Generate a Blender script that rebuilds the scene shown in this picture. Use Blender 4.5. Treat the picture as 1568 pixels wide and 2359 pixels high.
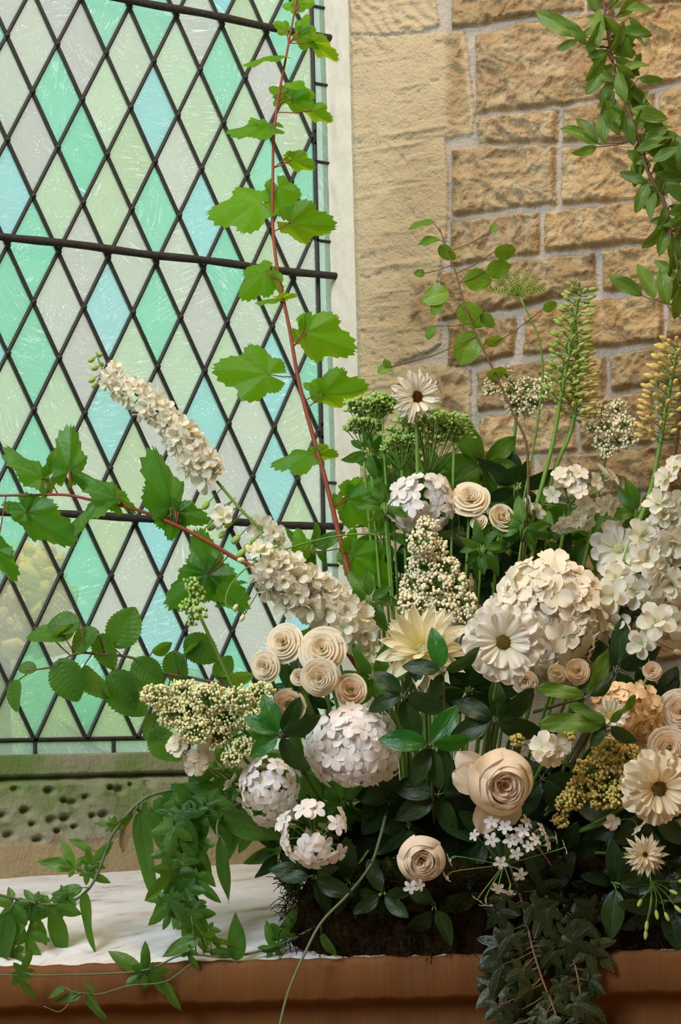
import bpy, math, random
import numpy as np
from mathutils import Vector, Matrix

random.seed(7)
C = bpy.context.scene.collection
scn = bpy.context.scene
for o in list(bpy.data.objects):
    bpy.data.objects.remove(o)

# ------------------------------------------------------------------ camera
IW, IH, FPX = 1568, 2359, 4500.0
YAW, PITCH, ROLL = 0.53871, 0.12612, -0.02429
CAM = Vector((-1.14491, -2.95971, -1.21126))
_f = Vector((math.sin(YAW)*math.cos(PITCH), math.cos(YAW)*math.cos(PITCH), math.sin(PITCH)))
_r = Vector((math.cos(YAW), -math.sin(YAW), 0.0))
_u = _r.cross(_f)
FW = _f
RT = _r*math.cos(ROLL) + _u*math.sin(ROLL)
UP = -_r*math.sin(ROLL) + _u*math.cos(ROLL)
cd = bpy.data.cameras.new('camera')
cd.sensor_fit = 'HORIZONTAL'
cd.sensor_width = 36.0
cd.lens = 36.0*FPX/IW
cd.clip_start = 0.05
cam = bpy.data.objects.new('camera', cd)
C.objects.link(cam)
M3 = Matrix((RT, UP, -FW)).transposed()
cam.matrix_world = Matrix.Translation(CAM) @ M3.to_4x4()
scn.camera = cam

# ------------------------------------------------------------------ light
world = bpy.data.worlds.new('sky')
scn.world = world
world.use_nodes = True
wn = world.node_tree.nodes
wl = world.node_tree.links
for n in list(wn):
    wn.remove(n)
w_out = wn.new('ShaderNodeOutputWorld')
w_bg = wn.new('ShaderNodeBackground')
w_tc = wn.new('ShaderNodeTexCoord')
w_sep = wn.new('ShaderNodeSeparateXYZ')
w_rmp = wn.new('ShaderNodeValToRGB')
w_rmp.color_ramp.elements[0].position = 0.0
w_rmp.color_ramp.elements[0].color = (0.80, 0.86, 0.88, 1)
w_rmp.color_ramp.elements[1].position = 0.6
w_rmp.color_ramp.elements[1].color = (0.86, 0.95, 1.06, 1)
wl.new(w_tc.outputs['Generated'], w_sep.inputs[0])
wl.new(w_sep.outputs['Z'], w_rmp.inputs[0])
wl.new(w_rmp.outputs[0], w_bg.inputs[0])
w_bg.inputs[1].default_value = 1.8
wl.new(w_bg.outputs[0], w_out.inputs[0])


def area(name, loc, target, sx, sy, power, col, portal=False):
    l = bpy.data.lights.new(name, 'AREA')
    l.shape = 'RECTANGLE'
    l.size, l.size_y = sx, sy
    l.energy = power
    l.color = col
    o = bpy.data.objects.new(name, l)
    C.objects.link(o)
    o.location = loc
    d = Vector(target) - Vector(loc)
    o.rotation_euler = d.to_track_quat('-Z', 'Y').to_euler()
    if portal:
        l.cycles.is_portal = True
    return o


area('window_daylight', (0.0, -0.03, -0.1), (0.0, -1.0, -0.1), 1.25, 2.2, 1.0, (1, 1, 1), portal=True)
area('warm_ceiling_lamp', (0.2, -1.9, 1.95), (0.6, -0.7, -0.8), 1.0, 1.0, 44.0, (1.0, 0.76, 0.50))
area('added_side_fill', (-2.5, -1.7, 0.9), (0.6, -0.4, -0.7), 1.0, 1.8, 92.0, (0.80, 0.91, 1.0))  # unseen cool fill added at the left to lift the interior, no window there
sun = bpy.data.lights.new('sun', 'SUN')
sun.energy = 5.0
sun.angle = 0.02
sun.color = (1.0, 0.93, 0.8)
sun_o = bpy.data.objects.new('sun', sun)
C.objects.link(sun_o)
sun_o.rotation_euler = Vector((0.2, 0.35, -0.9)).to_track_quat('-Z', 'Y').to_euler()
scn.view_settings.view_transform = 'Standard'
scn.view_settings.look = 'None'
scn.view_settings.gamma = 1.0
scn.view_settings.use_curve_mapping = False
scn.view_settings.exposure = 0.42
cy = scn.cycles
cy.adaptive_threshold = 0.015
cy.max_bounces = 7
cy.diffuse_bounces = 3
cy.glossy_bounces = 2
cy.transmission_bounces = 5
cy.transparent_max_bounces = 8
cy.caustics_reflective = False
cy.caustics_refractive = False
cy.sample_clamp_indirect = 4.0

# ------------------------------------------------------------------ helpers


def ray(px, py):
    return FW + RT*((px-IW/2)/FPX) - UP*((py-IH/2)/FPX)


def PT(px, py, dep):
    return CAM + ray(px, py)*dep


def at_y(px, py, Y):
    d = ray(px, py)
    return CAM + d*((Y-CAM.y)/d.y)


def S(px, dep=2.85):
    return px*dep/FPX


def lin(r, g, b):
    def f(c):
        c /= 255.0
        return c/12.92 if c <= 0.04045 else ((c+0.055)/1.055)**2.4
    return (f(r), f(g), f(b), 1.0)


def rnd(a, b):
    return random.uniform(a, b)


class MB:
    """collects polygons, then links them as ONE mesh object"""

    def __init__(self):
        self.v, self.f, self.a, self.m = [], [], [], []

    def add(self, verts, faces, attr=None, mat=0, M=None):
        o = len(self.v)
        if M is not None:
            verts = [M @ Vector(p) for p in verts]
        self.v.extend([tuple(p) for p in verts])
        self.a.extend(attr if attr else [(0.0, 0.0, 0.0)]*len(verts))
        self.f.extend([tuple(i+o for i in q) for q in faces])
        self.m.extend([mat]*len(faces))

    def merge(self, other, M=None, mat=None):
        o = len(self.v)
        self.v.extend([tuple(M @ Vector(p)) for p in other.v] if M is not None else other.v)
        self.a.extend(other.a)
        self.f.extend([tuple(i+o for i in q) for q in other.f])
        self.m.extend(other.m if mat is None else [mat]*len(other.f))

    def tube(self, path, radii, n=6, mat=0, cap=True):
        path = [Vector(p) for p in path]
        k = len(path)
        if not hasattr(radii, '__len__'):
            radii = [radii]*k
        vs, fs, at = [], [], []
        ref = None
        for i, p in enumerate(path):
            t = path[min(i+1, k-1)] - path[max(i-1, 0)]
            if t.length < 1e-9:
                t = Vector((0, 0, 1))
            t.normalize()
            if ref is None:
                ref = t.orthogonal().normalized()
            ref = ref - t*ref.dot(t)
            ref = ref.normalized() if ref.length > 1e-6 else t.orthogonal().normalized()
            b = t.cross(ref)
            for j in range(n):
                a = 2*math.pi*j/n
                vs.append(p + (ref*math.cos(a) + b*math.sin(a))*radii[i])
                at.append((i/max(1, k-1), j/n, 0.5))
        for i in range(k-1):
            for j in range(n):
                a, b2 = i*n+j, i*n+(j+1) % n
                fs.append((a, b2, b2+n, a+n))
        if cap:
            fs.append(tuple(range(n-1, -1, -1)))
            fs.append(tuple(range((k-1)*n, k*n)))
        self.add(vs, fs, at, mat)

    def ball(self, p, r, mat=0, squash=1.0, axis=None, n=6, m=4, w=0.5):
        vs, fs, at = [], [], []
        q = (Vector(axis).to_track_quat('Z', 'Y').to_matrix() if axis is not None else Matrix.Identity(3))
        p = Vector(p)
        vs.append(p + q @ Vector((0, 0, -r*squash)))
        at.append((0, 0, w))
        for i in range(1, m):
            th = math.pi*i/m
            for j in range(n):
                ph = 2*math.pi*j/n
                vs.append(p + q @ Vector((r*math.sin(th)*math.cos(ph), r*math.sin(th)*math.sin(ph), -r*squash*math.cos(th))))
                at.append((i/m, j/n, w))
        vs.append(p + q @ Vector((0, 0, r*squash)))
        at.append((1, 0, w))
        for j in range(n):
            fs.append((0, 1+(j+1) % n, 1+j))
        for i in range(m-2):
            for j in range(n):
                a, b = 1+i*n+j, 1+i*n+(j+1) % n
                fs.append((a, b, b+n, a+n))
        o = 1+(m-2)*n
        for j in range(n):
            fs.append((o+j, o+(j+1) % n, len(vs)-1))
        self.add(vs, fs, at, mat)

    def box(self, lo, hi, mat=0):
        x0, y0, z0 = lo
        x1, y1, z1 = hi
        vs = [(x0, y0, z0), (x1, y0, z0), (x1, y1, z0), (x0, y1, z0), (x0, y0, z1), (x1, y0, z1), (x1, y1, z1), (x0, y1, z1)]
        self.add(vs, [(3, 2, 1, 0), (4, 5, 6, 7), (0, 1, 5, 4), (1, 2, 6, 5), (2, 3, 7, 6), (3, 0, 4, 7)], None, mat)

    def mesh(self, name, mats, smooth=True):
        me = bpy.data.meshes.new(name)
        me.from_pydata(self.v, [], self.f)
        at = me.attributes.new('uvw', 'FLOAT_VECTOR', 'POINT')
        at.data.foreach_set('vector', np.array(self.a, dtype=np.float32).ravel())
        for m in (mats if isinstance(mats, (list, tuple)) else [mats]):
            me.materials.append(m)
        me.polygons.foreach_set('material_index', np.array(self.m, dtype=np.int32))
        if smooth:
            me.polygons.foreach_set('use_smooth', np.ones(len(self.f), dtype=bool))
        me.update()
        return me

    def build(self, name, mats, parent=None, smooth=True):
        return put(name, self.mesh(name, mats, smooth), parent)


def put(name, me, parent=None, M=None):
    o = bpy.data.objects.new(name, me)
    C.objects.link(o)
    if parent is not None:
        o.parent = parent
        o.matrix_parent_inverse = Matrix.Translation(-parent.location)
    if M is not None:
        o.matrix_basis = M
    return o


def thing(name, label, cat, loc, group=None):
    o = bpy.data.objects.new(name, None)
    C.objects.link(o)
    o.empty_display_size = 0.02
    o.location = loc
    o['label'] = label
    o['category'] = cat
    if group:
        o['group'] = group
    return o


def struct(o, label=None, cat=None):
    o['kind'] = 'structure'
    if label:
        o['label'] = label
        o['category'] = cat
    return o


def crv(pts, n=24):
    """smooth resampling of a polyline of tuples of any length"""
    P = [np.array(p, dtype=float) for p in pts]
    if len(P) == 2:
        return [tuple(P[0]+(P[1]-P[0])*i/n) for i in range(n+1)]
    P = [2*P[0]-P[1]] + P + [2*P[-1]-P[-2]]
    out = []
    seg = len(P)-3
    for i in range(n+1):
        g = min(seg-1e-6, seg*i/n)
        k = int(g)
        t = g-k
        a, b, c, d = P[k:k+4]
        out.append(tuple(0.5*((2*b)+(-a+c)*t+(2*a-5*b+4*c-d)*t*t+(-a+3*b-3*c+d)*t**3)))
    return out


def frame_leaf(p, ang, L, tilt=0.0, roll=0.0, W=1.0):
    """local Y along the leaf, Z its upper face"""
    a, t, r = math.radians(ang), math.radians(tilt), math.radians(roll)
    d = RT*math.cos(a) + UP*math.sin(a)
    d = (d*math.cos(t) - FW*math.sin(t)).normalized()
    n = -FW - d*(-FW).dot(d)
    n = n.normalized() if n.length > 1e-4 else UP
    n = Matrix.Rotation(r, 3, d) @ n
    x = d.cross(n)
    m = Matrix((x*L*W, d*L, n*L)).transposed().to_4x4()
    m.translation = p
    return m


def frame_face(p, sx, sy, size, spin=0.0):
    """local Z looks to the camera side, turned by sx right and sy up"""
    z = (-FW + RT*sx + UP*sy).normalized()
    x = UP.cross(z).normalized()
    y = z.cross(x)
    m = Matrix((x*size, y*size, z*size)).transposed().to_4x4()
    m = m @ Matrix.Rotation(spin, 4, 'Z')
    m.translation = p
    return m


def frame_dir(p, z, size, spin=0.0):
    z = Vector(z).normalized()
    x = z.orthogonal().normalized()
    y = z.cross(x)
    m = Matrix((x*size, y*size, z*size)).transposed().to_4x4() @ Matrix.Rotation(spin, 4, 'Z')
    m.translation = p
    return m


# ------------------------------------------------------------------ numpy noise
def _hash(ix, iy, seed):
    h = np.sin(ix*127.1 + iy*311.7 + seed*74.7)*43758.5453
    return h-np.floor(h)


def vnoise(x, y, seed=0):
    ix, iy = np.floor(x), np.floor(y)
    fx, fy = x-ix, y-iy
    fx, fy = fx*fx*(3-2*fx), fy*fy*(3-2*fy)
    a, b = _hash(ix, iy, seed), _hash(ix+1, iy, seed)
    c, d = _hash(ix, iy+1, seed), _hash(ix+1, iy+1, seed)
    return (a*(1-fx)+b*fx)*(1-fy)+(c*(1-fx)+d*fx)*fy


def fbm(x, y, seed=0, oct=4):
    s, a, t = 0, 1.0, 0
    for i in range(oct):
        s = s+a*(vnoise(x*2**i, y*2**i, seed+i*13)-0.5)
        t += a
        a *= 0.5
    return s/t*2


def sstep(a, b, x):
    t = np.clip((x-a)/(b-a), 0, 1)
    return t*t*(3-2*t)


# ------------------------------------------------------------------ materials
def mat_new(name):
    m = bpy.data.materials.new(name)
    m.use_nodes = True
    nt = m.node_tree
    for n in list(nt.nodes):
        nt.nodes.remove(n)
    out = nt.nodes.new('ShaderNodeOutputMaterial')
    return m, nt, out


def nd(nt, kind, **kw):
    n = nt.nodes.new(kind)
    for k, v in kw.items():
        if k.startswith('i_'):
            key = k[2:]
            key = int(key) if key.isdigit() else key.replace('_', ' ')
            n.inputs[key].default_value = v
        else:
            setattr(n, k, v)
    return n


def mixc(nt, fac, a, b, blend='MIX'):
    n = nt.nodes.new('ShaderNodeMix')
    n.data_type = 'RGBA'
    n.blend_type = blend
    for sock, v in ((n.inputs[0], fac), (n.inputs[6], a), (n.inputs[7], b)):
        if isinstance(v, bpy.types.NodeSocket):
            nt.links.new(v, sock)
        else:
            sock.default_value = v
    return n.outputs[2]


def ramp(nt, src, stops):
    n = nt.nodes.new('ShaderNodeValToRGB')
    e = n.color_ramp.elements
    while len(e) < len(stops):
        e.new(0.5)
    for i, (p, c) in enumerate(stops):
        e[i].position = p
        e[i].color = c if len(c) == 4 else (*c, 1)
    nt.links.new(src, n.inputs[0])
    return n.outputs[0]


def noise(nt, scale, detail=4, rough=0.55, coord=None, dist=0.0):
    n = nt.nodes.new('ShaderNodeTexNoise')
    n.inputs['Scale'].default_value = scale
    n.inputs['Detail'].default_value = detail
    n.inputs['Roughness'].default_value = rough
    n.inputs['Distortion'].default_value = dist
    if coord is not None:
        nt.links.new(coord, n.inputs['Vector'])
    return n.outputs['Fac']


def mth(nt, op, a, b=None):
    n = nt.nodes.new('ShaderNodeMath')
    n.operation = op
    for s, v in ((n.inputs[0], a), (n.inputs[1], b)):
        if v is None:
            continue
        if isinstance(v, bpy.types.NodeSocket):
            nt.links.new(v, s)
        else:
            s.default_value = v
    return n.outputs[0]


def attr(nt, name='uvw'):
    a = nt.nodes.new('ShaderNodeAttribute')
    a.attribute_name = name
    s = nt.nodes.new('ShaderNodeSeparateXYZ')
    nt.links.new(a.outputs['Vector'], s.inputs[0])
    return a, s.outputs


def bump(nt, h, strength=0.4, dist=0.01):
    b = nt.nodes.new('ShaderNodeBump')
    b.inputs['Strength'].default_value = strength
    b.inputs['Distance'].default_value = dist
    nt.links.new(h, b.inputs['Height'])
    return b.outputs[0]


def principled(nt, out, col, rough=0.6, spec=0.4, normal=None):
    p = nt.nodes.new('ShaderNodeBsdfPrincipled')
    if isinstance(col, bpy.types.NodeSocket):
        nt.links.new(col, p.inputs['Base Color'])
    else:
        p.inputs['Base Color'].default_value = col
    p.inputs['Roughness'].default_value = rough
    p.inputs['Specular IOR Level'].default_value = spec
    if normal is not None:
        nt.links.new(normal, p.inputs['Normal'])
    if out is not None:
        nt.links.new(p.outputs[0], out.inputs[0])
    return p


def obj_coord(nt):
    return nt.nodes.new('ShaderNodeTexCoord').outputs['Object']


def leaf_mat(name, top, light, trans, mix=0.42, rough=0.42, veins='pinnate', nv=7.0, slope=2.2, vein_col=None, vary=0.32):
    """thin leaf: glossy face plus light coming through; top/light are two shades of the blade"""
    m, nt, out = mat_new(name)
    a, uv = attr(nt)
    oi = nt.nodes.new('ShaderNodeObjectInfo')
    geo = nt.nodes.new('ShaderNodeNewGeometry')
    nz = noise(nt, 3.0, 3, coord=a.outputs['Vector'])
    base = mixc(nt, nz, top, light)
    if veins == 'pinnate':
        av = mth(nt, 'ABSOLUTE', uv[1])
        q = mth(nt, 'SUBTRACT', mth(nt, 'MULTIPLY', uv[0], nv), mth(nt, 'MULTIPLY', av, slope))
        fr = mth(nt, 'ABSOLUTE', mth(nt, 'SUBTRACT', mth(nt, 'FRACT', q), 0.5))
        l1 = mth(nt, 'GREATER_THAN', fr, 0.44)
        l2 = mth(nt, 'LESS_THAN', av, 0.05)
        vf = mth(nt, 'MAXIMUM', mth(nt, 'MULTIPLY', l1, 0.5), l2)
    else:
        fr = mth(nt, 'ABSOLUTE', mth(nt, 'SUBTRACT', mth(nt, 'FRACT', mth(nt, 'MULTIPLY', uv[1], 7.5)), 0.5))
        vf = mth(nt, 'MAXIMUM', mth(nt, 'MULTIPLY', mth(nt, 'GREATER_THAN', fr, 0.43), 0.55), mth(nt, 'MULTIPLY', uv[2], 1.4))
        vf = mth(nt, 'MINIMUM', vf, 1.0)
    vc = vein_col or tuple(min(1, c*1.5+0.015) for c in light[:3])+(1,)
    base = mixc(nt, mth(nt, 'MULTIPLY', vf, 0.55), base, vc)
    hs = nt.nodes.new('ShaderNodeHueSaturation')
    nt.links.new(base, hs.inputs['Color'])
    mr = nt.nodes.new('ShaderNodeMapRange')
    nt.links.new(oi.outputs['Random'], mr.inputs[0])
    mr.inputs[3].default_value = 1-vary
    mr.inputs[4].default_value = 1+vary
    nt.links.new(mr.outputs[0], hs.inputs['Value'])
    mr2 = nt.nodes.new('ShaderNodeMapRange')
    nt.links.new(oi.outputs['Random'], mr2.inputs[0])
    mr2.inputs[3].default_value = 0.515
    mr2.inputs[4].default_value = 0.488
    nt.links.new(mr2.outputs[0], hs.inputs['Hue'])
    under = mixc(nt, mth(nt, 'MULTIPLY', geo.outputs['Backfacing'], 0.45), hs.outputs[0], (light[0]*1.2+.05, light[1]*1.1+.05, light[2]*1.3+.05, 1))
    nrm = bump(nt, mth(nt, 'SUBTRACT', nz, vf), 0.5, 0.003)
    p = principled(nt, None, under, rough, 0.45, nrm)
    tr = nt.nodes.new('ShaderNodeBsdfTranslucent')
    tcol = mixc(nt, mth(nt, 'MULTIPLY', vf, 0.8), trans, tuple(c*0.55 for c in trans[:3])+(1,))
    tcol = mixc(nt, mth(nt, 'MULTIPLY', nz, 0.35), tcol, tuple(c*0.6 for c in trans[:3])+(1,))
    nt.links.new(tcol, tr.inputs[0])
    mx = nt.nodes.new('ShaderNodeMixShader')
    mx.inputs[0].default_value = mix
    nt.links.new(p.outputs[0], mx.inputs[1])
    nt.links.new(tr.outputs[0], mx.inputs[2])
    nt.links.new(mx.outputs[0], out.inputs[0])
    return m


def petal_mat(name, col, base, at=0.28, mix=0.3, vary=0.06, rough=0.7, streak=0.08):
    m, nt, out = mat_new(name)
    a, uv = attr(nt)
    oi = nt.nodes.new('ShaderNodeObjectInfo')
    w = nt.nodes.new('ShaderNodeTexNoise')
    mp = nt.nodes.new('ShaderNodeMapping')
    mp.inputs['Scale'].default_value = (1.5, 14.0, 1.0)
    nt.links.new(a.outputs['Vector'], mp.inputs[0])
    nt.links.new(mp.outputs[0], w.inputs['Vector'])
    w.inputs['Scale'].default_value = 1.5
    f = ramp(nt, uv[0], [(0.0, (0, 0, 0)), (at, (0.75, 0.75, 0.75)), (min(1, at*2.4), (1, 1, 1))])
    c = mixc(nt, f, base, col)
    c = mixc(nt, mth(nt, 'MULTIPLY', w.outputs['Fac'], streak), c, tuple(x*0.8 for x in col[:3])+(1,))
    hs = nt.nodes.new('ShaderNodeHueSaturation')
    nt.links.new(c, hs.inputs['Color'])
    mr = nt.nodes.new('ShaderNodeMapRange')
    nt.links.new(oi.outputs['Random'], mr.inputs[0])
    mr.inputs[3].default_value = 1-vary
    mr.inputs[4].default_value = 1+vary
    nt.links.new(mr.outputs[0], hs.inputs['Value'])
    p = principled(nt, None, hs.outputs[0], rough, 0.25, bump(nt, w.outputs['Fac'], 0.25, 0.001))
    tr = nt.nodes.new('ShaderNodeBsdfTranslucent')
    nt.links.new(hs.outputs[0], tr.inputs[0])
    mx = nt.nodes.new('ShaderNodeMixShader')
    mx.inputs[0].default_value = mix
    nt.links.new(p.outputs[0], mx.inputs[1])
    nt.links.new(tr.outputs[0], mx.inputs[2])
    nt.links.new(mx.outputs[0], out.inputs[0])
    return m


def plain_mat(name, c1, c2, scale=60, rough=0.6, spec=0.3, bs=0.3, bd=0.002):
    m, nt, out = mat_new(name)
    nz = noise(nt, scale, 4, coord=obj_coord(nt))
    principled(nt, out, mixc(nt, nz, c1, c2), rough, spec, bump(nt, nz, bs, bd))
    return m


def wall_mat():
    m, nt, out = mat_new('sandstone_masonry')
    a, uv = attr(nt)
    co = obj_coord(nt)
    n1 = noise(nt, 5, 5, 0.6, co, 0.4)
    n2 = noise(nt, 38, 6, 0.65, co)
    n3 = noise(nt, 170, 4, 0.6, co)
    c = ramp(nt, n1, [(0.3, lin(164, 138, 100)), (0.48, lin(182, 160, 122)), (0.62, lin(196, 178, 146)), (0.78, lin(170, 144, 104))])
    c = mixc(nt, mth(nt, 'MULTIPLY', ramp(nt, n2, [(0.42, (0, 0, 0)), (0.7, (1, 1, 1))]), 0.55), c, lin(148, 110, 68))
    c = mixc(nt, mth(nt, 'MULTIPLY', ramp(nt, n2, [(0.3, (1, 1, 1)), (0.45, (0, 0, 0))]), 0.45), c, lin(212, 198, 170))
    per = mixc(nt, uv[2], (0.82, 0.8, 0.78, 1), (1.1, 1.06, 1.0, 1))
    c = mixc(nt, 1.0, c, per, 'MULTIPLY')
    q = mixc(nt, n1, lin(196, 181, 151), lin(210, 194, 163))
    q = mixc(nt, mth(nt, 'MULTIPLY', n2, 0.45), q, lin(176, 147, 106))
    c = mixc(nt, uv[1], c, q)
    mo = mixc(nt, n2, lin(178, 168, 156), lin(196, 187, 176))
    c = mixc(nt, uv[0], c, mo)
    h = mth(nt, 'ADD', n2, mth(nt, 'MULTIPLY', n3, 0.6))
    principled(nt, out, c, 0.9, 0.15, bump(nt, h, 1.0, 0.008))
    return m


def mossy_mat():
    m, nt, out = mat_new('mossy_stone')
    a, uv = attr(nt)
    co = obj_coord(nt)
    n1 = noise(nt, 7, 5, 0.6, co)
    n2 = noise(nt, 45, 5, 0.65, co)
    c = mixc(nt, n2, lin(128, 122, 100), lin(168, 163, 142))
    gf = mth(nt, 'MULTIPLY', ramp(nt, n1, [(0.36, (0, 0, 0)), (0.6, (1, 1, 1))]), uv[1])
    c = mixc(nt, gf, c, lin(106, 128, 70))
    c = mixc(nt, mth(nt, 'MULTIPLY', uv[0], 0.6), c, lin(176, 150, 108))
    principled(nt, out, c, 0.9, 0.15, bump(nt, mth(nt, 'ADD', n2, noise(nt, 150, 4, 0.6, co)), 0.6, 0.004))
    return m


def sill_mat():
    m, nt, out = mat_new('limewashed_sill')
    co = obj_coord(nt)
    mp = nt.nodes.new('ShaderNodeMapping')
    mp.inputs['Scale'].default_value = (3, 14, 6)
    mp.inputs['Rotation'].default_value = (0, 0, 0.5)
    nt.links.new(co, mp.inputs[0])
    n1 = noise(nt, 2.2, 6, 0.65, mp.outputs[0])
    n2 = noise(nt, 60, 5, 0.6, co)
    c = ramp(nt, n1, [(0.3, lin(150, 140, 130)), (0.42, lin(204, 200, 200)), (0.7, lin(226, 224, 226))])
    c = mixc(nt, mth(nt, 'MULTIPLY', ramp(nt, n2, [(0.58, (0, 0, 0)), (0.72, (1, 1, 1))]), 0.4), c, lin(166, 146, 122))
    principled(nt, out, c, 0.75, 0.25, bump(nt, mth(nt, 'ADD', n1, mth(nt, 'MULTIPLY', n2, 0.4)), 0.35, 0.004))
    return m


def ledge_mat():
    m, nt, out = mat_new('brown_tooled_stone')
    co = obj_coord(nt)
    mp = nt.nodes.new('ShaderNodeMapping')
    mp.inputs['Scale'].default_value = (160, 160, 6)
    nt.links.new(co, mp.inputs[0])
    n1 = noise(nt, 1.0, 3, 0.6, mp.outputs[0])
    n2 = noise(nt, 7, 5, 0.6, co)
    c = mixc(nt, n2, lin(100, 60, 26), lin(128, 84, 40))
    c = mixc(nt, mth(nt, 'MULTIPLY', n1, 0.4), c, lin(70, 42, 22))
    principled(nt, out, c, 0.7, 0.25, bump(nt, mth(nt, 'ADD', n1, n2), 0.3, 0.003))
    return m


def pane_mat():
    m, nt, out = mat_new('textured_cathedral_glass')
    a, uv = attr(nt)          # x: tint class 0..1, y: random, z: blue-ness
    co = obj_coord(nt)
    off = nt.nodes.new('ShaderNodeCombineXYZ')
    nt.links.new(mth(nt, 'MULTIPLY', uv[1], 37.0), off.inputs[0])
    nt.links.new(mth(nt, 'MULTIPLY', uv[1], 11.0), off.inputs[2])
    va = nt.nodes.new('ShaderNodeVectorMath')
    nt.links.new(co, va.inputs[0])
    nt.links.new(off.outputs[0], va.inputs[1])
    rot = nt.nodes.new('ShaderNodeVectorRotate')
    rot.rotation_type = 'Y_AXIS'
    nt.links.new(va.outputs[0], rot.inputs[0])
    nt.links.new(mth(nt, 'MULTIPLY', uv[1], 23.0), rot.inputs['Angle'])
    mp = nt.nodes.new('ShaderNodeMapping')
    mp.inputs['Scale'].default_value = (26, 26, 260)
    nt.links.new(rot.outputs[0], mp.inputs[0])
    stq = noise(nt, 1.0, 5, 0.7, mp.outputs[0], 0.6)
    blob = noise(nt, 12, 2, 0.5, va.outputs[0])
    seed = nt.nodes.new('ShaderNodeTexVoronoi')
    seed.inputs['Scale'].default_value = 200
    nt.links.new(va.outputs[0], seed.inputs['Vector'])
    sd = ramp(nt, seed.outputs['Distance'], [(0.0, (1, 1, 1)), (0.16, (1, 1, 1)), (0.24, (0, 0, 0))])
    sdm = mth(nt, 'MULTIPLY', sd, ramp(nt, noise(nt, 30, 2, 0.5, va.outputs[0]), [(0.48, (0, 0, 0)), (0.62, (1, 1, 1))]))
    clear = ramp(nt, uv[1], [(0.0, lin(172, 186, 160)), (0.35, lin(168, 180, 146)), (0.55, lin(178, 182, 164)), (1.0, lin(176, 171, 164))])
    teal = mixc(nt, uv[2], lin(126, 186, 158), lin(142, 188, 188))
    c = mixc(nt, uv[0], clear, teal)
    c = mixc(nt, mth(nt, 'MULTIPLY', blob, 0.6), c, mixc(nt, 0.66, (0, 0, 0, 1), c))
    sf = mth(nt, 'MULTIPLY', ramp(nt, stq, [(0.54, (0, 0, 0)), (0.72, (1, 1, 1))]), ramp(nt, blob, [(0.42, (0, 0, 0)), (0.66, (1, 1, 1))]))
    c = mixc(nt, mth(nt, 'MULTIPLY', sf, 0.75), c, lin(238, 244, 240))
    c = mixc(nt, mth(nt, 'MULTIPLY', sdm, 0.6), c, lin(245, 250, 246))
    tp = nt.nodes.new('ShaderNodeBsdfTransparent')
    nt.links.new(c, tp.inputs[0])
    tr = nt.nodes.new('ShaderNodeBsdfTranslucent')
    nt.links.new(c, tr.inputs[0])
    bh = mth(nt, 'ADD', noise(nt, 90, 4, 0.6, va.outputs[0]), stq)
    nb = bump(nt, bh, 0.6, 0.004)
    nt.links.new(nb, tr.inputs['Normal'])
    mx = nt.nodes.new('ShaderNodeMixShader')
    mx.inputs[0].default_value = 0.68
    nt.links.new(tp.outputs[0], mx.inputs[1])
    nt.links.new(tr.outputs[0], mx.inputs[2])
    gl = nt.nodes.new('ShaderNodeBsdfGlossy')
    gl.inputs['Roughness'].default_value = 0.25
    nt.links.new(nb, gl.inputs['Normal'])
    mx2 = nt.nodes.new('ShaderNodeMixShader')
    mx2.inputs[0].default_value = 0.04
    nt.links.new(mx.outputs[0], mx2.inputs[1])
    nt.links.new(gl.outputs[0], mx2.inputs[2])
    nt.links.new(mx2.outputs[0], out.inputs[0])
    return m


M_WALL, M_MOSSY, M_SILL, M_LEDGE, M_PANE = wall_mat(), mossy_mat(), sill_mat(), ledge_mat(), pane_mat()
M_LEAD = plain_mat('dark_lead', lin(26, 26, 28), lin(52, 50, 48), 90, 0.55, 0.4)
M_IRON = plain_mat('black_iron', lin(24, 24, 27), lin(60, 56, 54), 120, 0.7, 0.35, 0.6, 0.004)
M_PLASTER = plain_mat('warm_plaster', lin(214, 190, 152), lin(226, 206, 172), 9, 0.9, 0.1)
M_FLOOR = plain_mat('stone_floor', lin(150, 126, 98), lin(172, 148, 118), 6, 0.8, 0.2)
M_LAWN = plain_mat('lawn', lin(96, 132, 66), lin(132, 162, 92), 4, 0.9, 0.1)
M_HEDGE = plain_mat('hedge_green', lin(96, 128, 80), lin(150, 172, 120), 2, 0.9, 0.1)
M_GOLD = plain_mat('golden_shrub', lin(236, 190, 96), lin(246, 220, 160), 5, 0.9, 0.1)

M_NINE = leaf_mat('currant_leaf', lin(62, 124, 22), lin(88, 152, 30), lin(176, 226, 22), 0.6, 0.5, 'palm')
M_GRAPE = leaf_mat('vine_leaf', lin(38, 84, 26), lin(66, 118, 38), lin(150, 214, 36), 0.52, 0.42, 'palm')
M_VIB = leaf_mat('pleated_leaf', lin(38, 82, 26), lin(70, 116, 42), lin(150, 204, 50), 0.45, 0.45, 'pinnate', 9, 2.6)
M_BIRCH = leaf_mat('birch_leaf', lin(74, 118, 26), lin(110, 150, 40), lin(150, 190, 34), 0.4, 0.42, 'pinnate', 7, 2.4)
M_PIERIS = leaf_mat('evergreen_leaf', lin(66, 100, 28), lin(98, 132, 44), lin(140, 180, 44), 0.3, 0.4, 'pinnate', 8, 2.0)
M_GLOSS = leaf_mat('glossy_leaf', lin(28, 74, 24), lin(44, 108, 34), lin(70, 176, 40), 0.3, 0.3, 'pinnate', 7, 1.8)
M_DARKLEAF = leaf_mat('deep_green_leaf', lin(22, 46, 18), lin(38, 68, 26), lin(60, 110, 30), 0.25, 0.4, 'pinnate', 7, 2.0)
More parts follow.
